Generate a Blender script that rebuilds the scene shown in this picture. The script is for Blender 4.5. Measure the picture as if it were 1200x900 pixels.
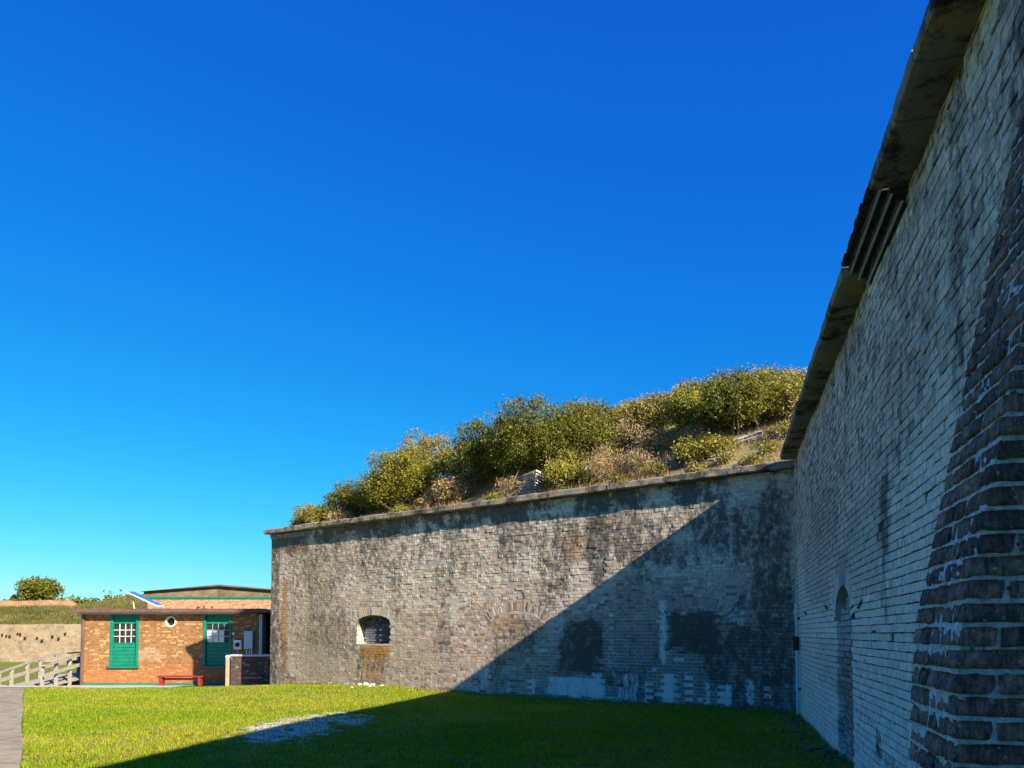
import bpy, math, random
import numpy as np

for o in list(bpy.data.objects):
    bpy.data.objects.remove(o, do_unlink=True)
SC = bpy.context.scene
COL = SC.collection
R = math.radians
random.seed(4)
rng = np.random.default_rng(11)

# ------------------------------------------------------------------ camera
EYE, FPX, PITCH, HORIZON = 1.55, 900.0, R(2.5), 742.0
CYP = HORIZON - FPX * math.tan(PITCH)
cam_data = bpy.data.cameras.new('camera')
cam_data.sensor_width = 36.0
cam_data.lens = 36.0 * FPX / 1200.0
cam_data.shift_y = (CYP - 450.0) / 1200.0
cam_data.clip_start = 0.05
cam_data.clip_end = 6000.0
cam = bpy.data.objects.new('camera', cam_data)
cam.location = (0, 0, EYE)
cam.rotation_euler = (R(90) + PITCH, 0, 0)
COL.objects.link(cam)
SC.camera = cam

# ------------------------------------------------------------------ light
SUN = np.array([1.275, -1.519, 1.0]); SUN /= np.linalg.norm(SUN)
world = bpy.data.worlds.new('World')
SC.world = world
world.use_nodes = True
wn, wl = world.node_tree.nodes, world.node_tree.links
sky = wn.new('ShaderNodeTexSky')
sky.sky_type = 'NISHITA'
sky.sun_disc = False
sky.sun_elevation = math.asin(SUN[2])
sky.sun_rotation = math.atan2(SUN[0], SUN[1])
sky.air_density = 1.0
sky.dust_density = 0.3
sky.ozone_density = 2.5
EXPO = 1.32
SKY_K = 0.12
sep = wn.new('ShaderNodeSeparateColor'); comb = wn.new('ShaderNodeCombineColor')
wl.new(sky.outputs[0], sep.inputs[0])
# deep, saturated autumn blue: the same contrast curve per channel over the whole sky
for ch, (gain, power, lift) in enumerate(((.50, 2.6, .004), (.90, 1.08, .0), (1.12, .44, .0))):
    m1 = wn.new('ShaderNodeMath'); m1.operation = 'MULTIPLY'; m1.inputs[1].default_value = SKY_K
    m2 = wn.new('ShaderNodeMath'); m2.operation = 'POWER'; m2.inputs[1].default_value = power
    m3 = wn.new('ShaderNodeMath'); m3.operation = 'MULTIPLY_ADD'
    m3.inputs[1].default_value = gain / SKY_K / 2 ** EXPO; m3.inputs[2].default_value = lift / SKY_K / 2 ** EXPO
    wl.new(sep.outputs[ch], m1.inputs[0]); wl.new(m1.outputs[0], m2.inputs[0]); wl.new(m2.outputs[0], m3.inputs[0]); wl.new(m3.outputs[0], comb.inputs[ch])
wl.new(comb.outputs[0], wn['Background'].inputs['Color'])
wn['Background'].inputs['Strength'].default_value = SKY_K
sun_data = bpy.data.lights.new('sun', 'SUN')
sun_data.energy = 5.0
sun_data.angle = R(0.5)
sun_data.color = (1.0, 0.875, 0.68)
sun = bpy.data.objects.new('sun', sun_data)
from mathutils import Vector
sun.rotation_euler = Vector(SUN).to_track_quat('Z', 'Y').to_euler()
sun.location = (20, -20, 20)
COL.objects.link(sun)
SC.view_settings.view_transform = 'Standard'
SC.view_settings.look = 'None'
SC.view_settings.exposure = EXPO
SC.view_settings.gamma = 1.0
SC.render.resolution_x, SC.render.resolution_y = 1024, 768

# ------------------------------------------------------------------ helpers
def ray(x, y):
    xc = (x - 600.0) / FPX; yc = (CYP - y) / FPX
    Y = math.cos(PITCH) - math.sin(PITCH) * yc
    return xc / Y, (math.sin(PITCH) + math.cos(PITCH) * yc) / Y

def at(x, y, Y):
    a, b = ray(x, y)
    return np.array([a * Y, Y, EYE + b * Y])

TAB = np.random.default_rng(5).random((256, 256))
def vnoise(x, y, seed=0):
    x = np.asarray(x, float) + seed * 17.31; y = np.asarray(y, float) + seed * 9.77
    xi = np.floor(x).astype(int); yi = np.floor(y).astype(int)
    fx = x - xi; fy = y - yi
    fx = fx * fx * (3 - 2 * fx); fy = fy * fy * (3 - 2 * fy)
    g = lambda a, b: TAB[a % 256, b % 256]
    return (g(xi, yi) * (1 - fx) + g(xi + 1, yi) * fx) * (1 - fy) + (g(xi, yi + 1) * (1 - fx) + g(xi + 1, yi + 1) * fx) * fy
def fbm(x, y, seed=0, octv=4):
    s = 0; a = .5; t = 0
    x = np.asarray(x, float); y = np.asarray(y, float)
    for k in range(octv):
        s = s + a * vnoise(x * 2 ** k, y * 2 ** k, seed + k * 3); t += a; a *= .5
    return s / t
def sstep(a, b, x):
    t = np.clip((np.asarray(x, float) - a) / (b - a), 0, 1)
    return t * t * (3 - 2 * t)
def lerp(a, b, t):
    return a + (b - a) * t

def link(o, parent=None, loc=None):
    COL.objects.link(o)
    if parent is not None: o.parent = parent
    if loc is not None: o.location = loc
    return o
def mesh_np(name, V, Fc, mat, parent=None, loc=None, col=None, smooth=False, stain=None):
    """one mesh object out of numpy arrays; Fc is (n,3) or (n,4)"""
    V = np.asarray(V, np.float32).reshape(-1, 3); Fc = np.asarray(Fc, np.int32)
    me = bpy.data.meshes.new(name)
    k = Fc.shape[1]; n = len(Fc)
    me.vertices.add(len(V)); me.vertices.foreach_set('co', V.ravel())
    me.loops.add(n * k); me.loops.foreach_set('vertex_index', Fc.ravel())
    me.polygons.add(n); me.polygons.foreach_set('loop_start', np.arange(0, n * k, k, dtype=np.int32))
    me.polygons.foreach_set('use_smooth', np.full(n, smooth, bool))
    me.update(calc_edges=True)
    if col is not None:
        c = np.ones((len(V), 4), np.float32); c[:, :3] = np.asarray(col, np.float32).reshape(-1, 3)
        a = me.color_attributes.new('Col', 'FLOAT_COLOR', 'POINT'); a.data.foreach_set('color', c.ravel())
    if stain is not None:
        c = np.zeros((len(V), 4), np.float32); c[:, :2] = np.asarray(stain, np.float32).reshape(-1, 2)
        a = me.color_attributes.new('Stain', 'FLOAT_COLOR', 'POINT'); a.data.foreach_set('color', c.ravel())
    me.materials.append(mat)
    return link(bpy.data.objects.new(name, me), parent, loc)
def mesh_py(name, V, Fc, mat, parent=None, loc=None, smooth=False):
    me = bpy.data.meshes.new(name)
    me.from_pydata([tuple(map(float, v)) for v in V], [], Fc)
    if smooth:
        for p in me.polygons: p.use_smooth = True
    me.update(); me.materials.append(mat)
    return link(bpy.data.objects.new(name, me), parent, loc)
def empty(name, loc, label, cat, group=None):
    o = bpy.data.objects.new(name, None); o.empty_display_size = .2
    link(o, None, tuple(map(float, loc))); tag(o, label, cat, group)
    return o
def tag(o, label=None, cat=None, group=None, kind=None):
    if label: o['label'] = label
    if cat: o['category'] = cat
    if group: o['group'] = group
    if kind: o['kind'] = kind
    return o

class MB:
    """collects boxes, tubes and prisms into one mesh"""
    def __init__(s): s.v = []; s.f = []
    def add(s, V, Fc):
        b = len(s.v); s.v += [tuple(map(float, p)) for p in V]; s.f += [tuple(i + b for i in q) for q in Fc]; return s
    def box(s, x0, x1, y0, y1, z0, z1, ch=0.0, M=None):
        if ch <= 0:
            V = [(x, y, z) for x in (x0, x1) for y in (y0, y1) for z in (z0, z1)]
            Fc = [(0, 1, 3, 2), (4, 6, 7, 5), (0, 4, 5, 1), (2, 3, 7, 6), (0, 2, 6, 4), (1, 5, 7, 3)]
        else:
            V = []; idx = {}
            X = (x0, x1); Y = (y0, y1); Z = (z0, z1)
            for i in (0, 1):
                for j in (0, 1):
                    for k in (0, 1):
                        for ax in range(3):
                            p = [X[i], Y[j], Z[k]]; s_ = [1 if i == 0 else -1, 1 if j == 0 else -1, 1 if k == 0 else -1]
                            for b in range(3):
                                if b != ax: p[b] += s_[b] * ch
                            idx[i, j, k, ax] = len(V); V.append(tuple(p))
            Fc = []
            for ax in range(3):
                o1, o2 = [(1, 2), (0, 2), (0, 1)][ax]
                for e in (0, 1):
                    q = []
                    for a, b in ((0, 0), (1, 0), (1, 1), (0, 1)):
                        t = [0, 0, 0]; t[ax] = e; t[o1] = a; t[o2] = b; q.append(idx[t[0], t[1], t[2], ax])
                    Fc.append(tuple(q))
            for ax in range(3):
                o1, o2 = [(1, 2), (0, 2), (0, 1)][ax]
                for a in (0, 1):
                    for b in (0, 1):
                        t0 = [0, 0, 0]; t0[o1] = a; t0[o2] = b; t1 = list(t0); t1[ax] = 1
                        Fc.append((idx[(*t0, o1)], idx[(*t1, o1)], idx[(*t1, o2)], idx[(*t0, o2)]))
            for i in (0, 1):
                for j in (0, 1):
                    for k in (0, 1):
                        Fc.append(tuple(idx[i, j, k, a] for a in range(3)))
        if M is not None: V = [M(p) for p in V]
        return s.add(V, Fc)
    def tube(s, pts, rad, n=8, cap=True):
        pts = [np.array(p, float) for p in pts]
        if not hasattr(rad, '__len__'): rad = [rad] * len(pts)
        V = []; Fc = []
        for i, p in enumerate(pts):
            t = pts[min(i + 1, len(pts) - 1)] - pts[max(i - 1, 0)]; t /= (np.linalg.norm(t) + 1e-9)
            up = np.array([0, 0, 1.]) if abs(t[2]) < .9 else np.array([1., 0, 0])
            a = np.cross(t, up); a /= np.linalg.norm(a); b = np.cross(t, a)
            for k in range(n):
                w = 2 * math.pi * k / n
                V.append(p + rad[i] * (math.cos(w) * a + math.sin(w) * b))
        for i in range(len(pts) - 1):
            for k in range(n):
                Fc.append((i * n + k, i * n + (k + 1) % n, (i + 1) * n + (k + 1) % n, (i + 1) * n + k))
        if cap:
            Fc.append(tuple(range(n))); Fc.append(tuple((len(pts) - 1) * n + k for k in range(n)))
        return s.add(V, Fc)
    def build(s, name, mat, parent=None, loc=None, smooth=False):
        return mesh_py(name, s.v, s.f, mat, parent, loc, smooth)

# ------------------------------------------------------------------ materials
def new_mat(name):
    m = bpy.data.materials.new(name); m.use_nodes = True
    nt = m.node_tree; b = nt.nodes['Principled BSDF']
    b.inputs['Specular IOR Level'].default_value = 0.25
    return m, nt, b
def node(nt, t, **kw):
    n = nt.nodes.new(t)
    for k, v in kw.items(): setattr(n, k, v)
    return n
def pos(nt):
    return node(nt, 'ShaderNodeNewGeometry').outputs['Position']
def noise(nt, scale, detail=4, rough=.6, vec=None, stretch=None):
    n = node(nt, 'ShaderNodeTexNoise'); n.inputs['Scale'].default_value = scale
    n.inputs['Detail'].default_value = detail; n.inputs['Roughness'].default_value = rough
    v = vec if vec is not None else pos(nt)
    if stretch:
        mp = node(nt, 'ShaderNodeMapping'); mp.inputs['Scale'].default_value = stretch
        nt.links.new(v, mp.inputs['Vector']); v = mp.outputs[0]
    nt.links.new(v, n.inputs['Vector']); return n.outputs['Fac']
def ramp(nt, fac, stops):
    r = node(nt, 'ShaderNodeValToRGB'); e = r.color_ramp.elements
    while len(e) > 1: e.remove(e[-1])
    e[0].position, e[0].color = stops[0][0], (*stops[0][1], 1)
    for p, c in stops[1:]:
        q = e.new(p); q.color = (*c, 1)
    nt.links.new(fac, r.inputs[0]); return r.outputs[0]
def mixc(nt, a, b, fac, mode='MIX'):
    m = node(nt, 'ShaderNodeMix', data_type='RGBA', blend_type=mode)
    for sock, v in ((m.inputs['Factor'], fac), (m.inputs['A'], a), (m.inputs['B'], b)):
        if isinstance(v, (int, float)): sock.default_value = v
        elif isinstance(v, tuple): sock.default_value = (*v, 1) if len(v) == 3 else v
        else: nt.links.new(v, sock)
    return m.outputs['Result']
def g3(v): return (v, v, v)
def bump(nt, b, h, strength, dist):
    n = node(nt, 'ShaderNodeBump'); n.inputs['Strength'].default_value = strength; n.inputs['Distance'].default_value = dist
    nt.links.new(h, n.inputs['Height']); nt.links.new(n.outputs[0], b.inputs['Normal'])

def attr_mat(name, lo=.7, hi=1.25, sc=18, bsc=60, bst=.6, bd=.006, rough=.92, specks=None, blot=None, stri=None, stained=False):
    m, nt, b = new_mat(name)
    a = node(nt, 'ShaderNodeVertexColor', layer_name='Col').outputs['Color']
    c = mixc(nt, a, ramp(nt, noise(nt, sc, 5, .7), [(.3, g3(lo)), (.7, g3(hi))]), 1.0, 'MULTIPLY')
    if stri: c = mixc(nt, c, ramp(nt, noise(nt, 1.0, 5, .7, stretch=stri[0]), [(.35, g3(stri[1])), (.65, g3(stri[2]))]), 1.0, 'MULTIPLY')
    if blot:
        f = ramp(nt, noise(nt, blot[0], 5, .7), [(blot[1], g3(0)), (blot[1] + .08, g3(1))])
        c = mixc(nt, c, blot[2], f)
    if specks:
        f = ramp(nt, noise(nt, specks[0], 3, .6), [(specks[1], g3(0)), (specks[1] + .04, g3(1))])
        c = mixc(nt, c, specks[2], f)
    if stained:
        sp = node(nt, 'ShaderNodeSeparateColor'); nt.links.new(node(nt, 'ShaderNodeVertexColor', layer_name='Stain').outputs['Color'], sp.inputs[0])
        for k, colr in ((0, (.062, .056, .050)), (1, (.74, .71, .64))):
            ma = node(nt, 'ShaderNodeMath', operation='MULTIPLY_ADD'); ma.inputs[1].default_value = 2.1; ma.inputs[2].default_value = -1.05
            nt.links.new(noise(nt, 1.0, 9, .80, stretch=((7, 7, 4.2), (14, 14, 4))[k]), ma.inputs[0])
            ad = node(nt, 'ShaderNodeMath', operation='ADD'); nt.links.new(ma.outputs[0], ad.inputs[0]); nt.links.new(sp.outputs[k], ad.inputs[1])
            c = mixc(nt, c, colr, ramp(nt, ad.outputs[0], [(.40, g3(0)), (.74, g3(.86))]))
    nt.links.new(c, b.inputs['Base Color']); b.inputs['Roughness'].default_value = rough
    bump(nt, b, noise(nt, bsc, 6, .75), bst, bd)
    return m
def plain_mat(name, c1, c2, sc=6, rough=.8, bsc=40, bst=.3, bd=.004, metal=0, stretch=None):
    m, nt, b = new_mat(name)
    c = ramp(nt, noise(nt, sc, 6, .65, stretch=stretch), [(.32, c1), (.68, c2)])
    nt.links.new(c, b.inputs['Base Color']); b.inputs['Roughness'].default_value = rough; b.inputs['Metallic'].default_value = metal
    if bst: bump(nt, b, noise(nt, bsc, 5, .7, stretch=stretch), bst, bd)
    return m

M = {}
M['scarp'] = attr_mat('scarp_brick', .70, 1.22, 26, 80, .45, .005, specks=(26, .685, (.06, .05, .042)), stained=True)
M['scarp_mortar'] = attr_mat('scarp_mortar', .6, 1.3, 25, 70, .35, .005, stained=True)
M['wash'] = attr_mat('whitewashed_brick', .72, 1.15, 22, 60, .6, .008, specks=(34, .655, (.16, .15, .14)), stri=((34, 34, 9), .74, 1.12), stained=True)
M['wash_mortar'] = attr_mat('dark_joint', .6, 1.3, 25, 60, .6, .008, stained=True)
M['pier'] = attr_mat('eroded_brick', .45, 1.6, 26, 60, 1.0, .022, specks=(55, .635, (.62, .60, .56)), blot=(9, .62, (.045, .04, .038)), stri=((70, 70, 14), .45, 1.5))
M['pier_mortar'] = attr_mat('lime_mortar', .5, 1.2, 45, 80, 1.0, .014, specks=(30, .64, (.13, .12, .11)))
M['house'] = attr_mat('house_brick', .75, 1.25, 14, 50, .5, .005)
M['lining'] = attr_mat('lining', .7, 1.3, 8, 40, .6, .008)
M['leaf'] = None
def leaf_mat(name, trans=.25, rough=.55):
    m, nt, b = new_mat(name)
    a = node(nt, 'ShaderNodeVertexColor', layer_name='Col').outputs['Color']
    nt.links.new(a, b.inputs['Base Color']); b.inputs['Roughness'].default_value = rough
    tr = node(nt, 'ShaderNodeBsdfTranslucent'); nt.links.new(a, tr.inputs['Color'])
    mx = node(nt, 'ShaderNodeMixShader'); mx.inputs[0].default_value = trans
    nt.links.new(b.outputs[0], mx.inputs[1]); nt.links.new(tr.outputs[0], mx.inputs[2])
    nt.links.new(mx.outputs[0], nt.nodes['Material Output'].inputs['Surface'])
    return m
M['leaf'] = leaf_mat('leaf')
M['blade'] = leaf_mat('grass_blade', .45, .6)
def coping_mat(name, base, lichen, dark):
    m, nt, b = new_mat(name)
    c = ramp(nt, noise(nt, 5, 7, .7), [(.3, tuple(x * .6 for x in base)), (.7, base)])
    c = mixc(nt, c, lichen, ramp(nt, noise(nt, 2.3, 6, .7), [(.52, g3(0)), (.62, g3(1))]))
    c = mixc(nt, c, dark, ramp(nt, noise(nt, 2.1, 7, .75), [(.49, g3(0)), (.58, g3(1))]))
    nt.links.new(c, b.inputs['Base Color']); b.inputs['Roughness'].default_value = .95
    bump(nt, b, noise(nt, 22, 8, .75), .8, .012)
    return m
M['coping'] = coping_mat('coping_stone', (.30, .27, .21), (.36, .27, .12), (.035, .033, .03))
M['coping_front'] = coping_mat('coping_concrete', (.36, .30, .23), (.28, .22, .15), (.07, .065, .055))
M['green'] = plain_mat('green_paint', (.004, .13, .085), (.008, .19, .125), 5, .5, 30, .15, .002)
M['brown'] = plain_mat('brown_fascia', (.09, .055, .045), (.14, .085, .07), 3, .6, 30, .1, .002)
M['roofing'] = plain_mat('grey_roofing', (.16, .16, .16), (.25, .25, .24), 4, .9, 50, .3, .004)
M['gable'] = plain_mat('weathered_gable', (.10, .06, .035), (.22, .17, .10), 1.6, .9, 30, .4, .006)
M['glass'] = plain_mat('dark_glass', (.015, .02, .025), (.03, .035, .04), 1, .12, 10, 0)
M['blind'] = plain_mat('blind', (.55, .57, .58), (.7, .7, .7), 2, .6, 10, 0)
M['white'] = plain_mat('white_paint', (.6, .6, .58), (.75, .75, .72), 6, .5, 30, .1, .002)
M['cream'] = plain_mat('cream_paint', (.62, .58, .44), (.75, .70, .55), 6, .6, 30, .2, .003)
M['black'] = plain_mat('black_void', (.012, .012, .014), (.02, .02, .022), 6, .7, 30, 0)
M['greymetal'] = plain_mat('grey_metal', (.30, .36, .40), (.40, .46, .50), 6, .45, 30, .05, .001, .3)
M['pipe'] = plain_mat('pale_pipe', (.5, .5, .48), (.68, .68, .66), 10, .5, 30, .1, .001)
M['red'] = plain_mat('red_paint', (.16, .018, .014), (.26, .036, .026), 8, .5, 40, .2, .003)
M['pinkpost'] = plain_mat('terracotta_post', (.52, .20, .12), (.68, .32, .22), 8, .7, 40, .3, .004)
M['wood'] = plain_mat('weathered_wood', (.17, .155, .13), (.36, .33, .29), 14, .85, 50, .5, .006)
M['darkwood'] = plain_mat('dark_wood', (.05, .05, .05), (.10, .10, .10), 14, .85, 50, .5, .006)
M['panelblue'] = plain_mat('panel_blue', (.03, .12, .42), (.05, .17, .5), 2, .2, 10, 0)
M['concrete'] = plain_mat('path_concrete', (.19, .155, .11), (.37, .31, .225), 3.5, .92, 40, .5, .006)
M['slab_sand'] = plain_mat('apron_concrete', (.42, .39, .33), (.56, .53, .46), 1.2, .92, 40, .4, .006)
M['bark'] = plain_mat('bark', (.10, .08, .06), (.24, .20, .16), 12, .9, 50, .5, .006)
M['tree_bark'] = plain_mat('trunk_bark', (.06, .045, .035), (.12, .09, .07), 6, .9, 50, .5, .006)
M['rock'] = plain_mat('pale_rubble', (.35, .32, .27), (.55, .52, .46), 12, .9, 50, .5, .006)
M['rust'] = plain_mat('rusty_metal', (.03, .022, .02), (.09, .05, .035), 20, .8, 40, .4, .003)

def earth_mat():
    m, nt, b = new_mat('dry_bank_earth')
    c = ramp(nt, noise(nt, 1.6, 7, .7), [(.3, (.10, .085, .04)), (.45, (.23, .17, .08)), (.58, (.36, .28, .15)), (.72, (.50, .42, .27))])
    c = mixc(nt, c, (.10, .115, .03), ramp(nt, noise(nt, .8, 5, .6), [(.48, g3(0)), (.6, g3(.8))]))
    nt.links.new(c, b.inputs['Base Color']); b.inputs['Roughness'].default_value = .95
    bump(nt, b, noise(nt, 12, 8, .75), 1.0, .05)
    return m
M['earth'] = earth_mat()
PATCH = (-3.3, 12.0)
def ground_mat():
    m, nt, b = new_mat('lawn_ground')
    p = pos(nt)
    c = ramp(nt, noise(nt, 3.0, 7, .7, p), [(.3, (.08, .11, .010)), (.5, (.15, .18, .015)), (.7, (.24, .23, .03))])
    c = mixc(nt, c, (.22, .19, .08), ramp(nt, noise(nt, .7, 6, .7, p), [(.55, g3(0)), (.7, g3(.55))]))
    a = node(nt, 'ShaderNodeVertexColor', layer_name='Col').outputs['Color']
    sand = ramp(nt, noise(nt, 9, 6, .7, p), [(.3, (.46, .41, .33)), (.7, (.74, .69, .60))])
    sep = node(nt, 'ShaderNodeSeparateColor'); nt.links.new(a, sep.inputs[0])
    mth = node(nt, 'ShaderNodeMath', operation='ADD'); nt.links.new(sep.outputs[0], mth.inputs[0])
    nn = node(nt, 'ShaderNodeMath', operation='MULTIPLY_ADD'); nt.links.new(noise(nt, 4.5, 6, .75, p), nn.inputs[0])
    nn.inputs[1].default_value = 2.6; nn.inputs[2].default_value = -1.3
    nt.links.new(nn.outputs[0], mth.inputs[1])
    f = ramp(nt, mth.outputs[0], [(.48, g3(0)), (.6, g3(1))])
    c = mixc(nt, c, sand, f)
    nt.links.new(c, b.inputs['Base Color']); b.inputs['Roughness'].default_value = .95
    bump(nt, b, noise(nt, 30, 6, .75, p), 1.0, .03)
    return m
M['ground'] = ground_mat()
def farwall_mat():
    m, nt, b = new_mat('far_wall_masonry')
    p = pos(nt)
    br = node(nt, 'ShaderNodeTexBrick'); mp = node(nt, 'ShaderNodeMapping'); mp.inputs['Rotation'].default_value = (R(90), 0, 0)
    nt.links.new(p, mp.inputs['Vector']); nt.links.new(mp.outputs[0], br.inputs['Vector'])
    br.inputs['Scale'].default_value = 1; br.inputs['Brick Width'].default_value = .24; br.inputs['Row Height'].default_value = .08
    br.inputs['Mortar Size'].default_value = .012
    br.inputs['Color1'].default_value = (.25, .185, .12, 1); br.inputs['Color2'].default_value = (.36, .28, .19, 1); br.inputs['Mortar'].default_value = (.34, .28, .20, 1)
    c = mixc(nt, br.outputs[0], (.30, .20, .14), ramp(nt, noise(nt, .45, 7, .75, p), [(.44, g3(0)), (.60, g3(.75))]))
    c = mixc(nt, c, (.13, .105, .08), ramp(nt, noise(nt, 1.6, 8, .8, p), [(.50, g3(0)), (.66, g3(.8))]))
    nt.links.new(c, b.inputs['Base Color']); b.inputs['Roughness'].default_value = .95
    bump(nt, b, noise(nt, 6, 7, .8, p), 1.0, .08)
    return m
M['farwall'] = farwall_mat()
M['uppwall'] = plain_mat('upper_wall_brick', (.24, .125, .07), (.42, .26, .16), 2.2, .95, 8, .8, .05)
M['bank'] = plain_mat('grass_bank', (.10, .105, .025), (.24, .21, .07), 1.5, .95, 10, 1.0, .06)

# ------------------------------------------------------------------ frames of the two big walls
class Frame:
    def __init__(s, O, u, n):
        s.O = np.array(O, float); s.u = np.array([*u, 0.0]); s.n = np.array([*n, 0.0])
    def w(s, u, p, z):
        u = np.asarray(u, float)[..., None]; p = np.asarray(p, float)[..., None]; z = np.asarray(z, float)
        r = s.O + u * s.u + p * s.n
        r = np.array(r); r[..., 2] += z; return r
    def hit(s, x, y):
        a, b = ray(x, y); d = np.array([a, 1.0, b]); c = np.array([0, 0, EYE])
        t = np.dot(s.O - c, s.n) / np.dot(d, s.n); q = c + t * d - s.O
        return float(np.dot(q, s.u)), float(q[2])
ML = math.hypot(1.0, .273)
RW = Frame((1.45, 0, 0), (.273 / ML, 1 / ML), (-1 / ML, .273 / ML))        # whitewashed wall on the right
S_END = 15.0 * ML
BL = math.hypot(1.332, 1.0)
BW = Frame((5.545, 15.0, 0), (-1.332 / BL, 1 / BL), (-1 / BL, -1.332 / BL))  # back wall, u runs from the corner to its free end
U_END = 16.79
RW_TOP = EYE + 3.37      # underside of the right coping
BW_TOP = EYE + 3.23      # underside of the back coping

def lay(u0, u1, z0, z1, course=.076, joint=.010, st=.235, hd=.1175, jit=.004, lead=0.0, bond='english'):
    A = []
    k = 0; z = z0
    while z < z1 - .02:
        zt = min(z + course, z1)
        L = st if (k % 2 == 0) else (hd if bond == 'english' else st)
        u = u0 - (0 if k % 2 == 0 else (hd / 2 if bond == 'english' else hd)) - lead
        while u < u1:
            a, b = max(u, u0), min(u + L, u1)
            if b - a > .03: A.append((a + joint / 2, b - joint / 2, z + joint / 2, zt - joint / 2))
            u += L
        z += course; k += 1
    A = np.array(A); A[:, :2] += rng.normal(0, jit, (len(A), 1)) * .5
    A[:, 2:] += rng.normal(0, jit * .4, (len(A), 1))
    return A
BF = np.array([(0, 1, 2, 3), (4, 5, 1, 0), (5, 6, 2, 1), (6, 7, 3, 2), (7, 4, 0, 3), (8, 9, 5, 4), (9, 10, 6, 5), (10, 11, 7, 6), (11, 8, 4, 7)])
def brick_local(A, P, ch=.007, depth=.05, jp=.003, je=.003, ang=None):
    """(n,12,3) verts in wall coordinates (u, proud, z): front, chamfer ring, back ring"""
    n = len(A); uc = (A[:, 0] + A[:, 1]) / 2; zc = (A[:, 2] + A[:, 3]) / 2
    hu = (A[:, 1] - A[:, 0]) / 2; hz = (A[:, 3] - A[:, 2]) / 2
    sg = np.array([(-1, -1), (1, -1), (1, 1), (-1, 1)], float)
    V = np.zeros((n, 12, 3))
    for r in range(3):
        du = sg[None, :, 0] * (hu[:, None] - (ch if r == 0 else 0)); dz = sg[None, :, 1] * (hz[:, None] - (ch * .8 if r == 0 else 0))
        if r < 2:
            du = du + rng.normal(0, je, (n, 4)); dz = dz + rng.normal(0, je * .6, (n, 4))
        if ang is not None:
            ca, sa = np.cos(ang)[:, None], np.sin(ang)[:, None]; du, dz = du * ca - dz * sa, du * sa + dz * ca
        V[:, r * 4:r * 4 + 4, 0] = uc[:, None] + du; V[:, r * 4:r * 4 + 4, 2] = zc[:, None] + dz
        pr = P[:, None] + (rng.normal(0, jp, (n, 4)) if r == 0 else 0) - (0 if r == 0 else (ch * .9 if r == 1 else depth))
        V[:, r * 4:r * 4 + 4, 1] = pr
    return V
def place_bricks(fr, V, C, mat, root, keep, name_stuff='brickwork', stain=None):
    """the `keep` bricks that show largest as parts of their own, the rest as one stuff part"""
    W = fr.w(V[..., 0], V[..., 1], V[..., 2])
    n = len(W); cen = W[:, :4].mean(1); B = np.array(root.location)
    ST = stain(V[..., 0].ravel(), V[..., 2].ravel()).reshape(n, 12, 2) if stain else np.zeros((n, 12, 2))
    d = cen - np.array([0, 0, EYE]); Y = np.maximum(d[:, 1], .1)
    px = 600 + FPX * d[:, 0] / Y; py = HORIZON - FPX * d[:, 2] / Y
    e1 = W[:, 1] - W[:, 0]; e2 = W[:, 3] - W[:, 0]; nn = np.cross(e1, e2)
    area = np.abs((nn * d).sum(1)) / np.linalg.norm(d, axis=1) ** 3
    area[(px < -5) | (px > 1205) | (py < -5) | (py > 905) | (d[:, 1] < .3)] = 0
    area *= keep_mask(px, py, fr)
    order = np.argsort(-area); sel = [i for i in order[:keep] if area[i] > 0]
    for i in sel:
        mesh_np('brick', W[i] - cen[i], BF, mat, root, tuple(cen[i] - B), np.repeat(C[i][None], 12, 0), False, ST[i])
    rest = np.ones(n, bool); rest[sel] = False
    if rest.any():
        Wr = W[rest]; k = len(Wr)
        o = mesh_np(name_stuff, Wr.reshape(-1, 3) - B, (BF[None] + 12 * np.arange(k)[:, None, None]).reshape(-1, 4), mat, root, None, np.repeat(C[rest], 12, 0), False, ST[rest])
        o['kind'] = 'stuff'
def keep_mask(px, py, fr):
    if fr is RW: return (px < 1175 - .13 * py * (py > 0)).astype(float)
    return 1.0

# openings -----------------------------------------------------------
class Hole:
    def __init__(s, ua, ub, za, zs, zc): s.ua, s.ub, s.za, s.zs, s.zc = ua, ub, za, zs, zc; s.uc = (ua + ub) / 2; s.hw = (ub - ua) / 2
    def top(s, u, ex=0.0):
        t = np.clip(1 - ((np.asarray(u, float) - s.uc) / (s.hw + ex)) ** 2, 0, 1)
        return s.zs + (s.zc - s.zs + ex) * np.sqrt(t)
    def inside(s, u, z, ex=0.0):
        return (u > s.ua - ex) & (u < s.ub + ex) & (z > s.za) & (z < s.top(u, ex))
    def voussoir(s, L=.235, w=.074):
        a = s.hw; b = s.zc - s.zs; T = np.linspace(math.pi, 0, 400)
        x = a * np.cos(T); y = b * np.sin(T); cl = np.r_[0, np.cumsum(np.hypot(np.diff(x), np.diff(y)))]
        n = max(3, int(round(cl[-1] * 1.1 / w))); A = []; G = []
        for k in range(n):
            t = np.interp((k + .5) / n * cl[-1], cl, T)
            nx, ny = math.cos(t) / a, math.sin(t) / b; q = math.hypot(nx, ny); nx /= q; ny /= q
            cx = s.uc + a * math.cos(t) + nx * (L / 2 + .006); cz = s.zs + b * math.sin(t) + ny * (L / 2 + .006)
            ww = cl[-1] / n * 1.0
            A.append((cx - ww / 2 + .004, cx + ww / 2 - .004, cz - L / 2, cz + L / 2)); G.append(math.atan2(ny, nx) - math.pi / 2)
        return np.array(A), np.array(G)
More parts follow.
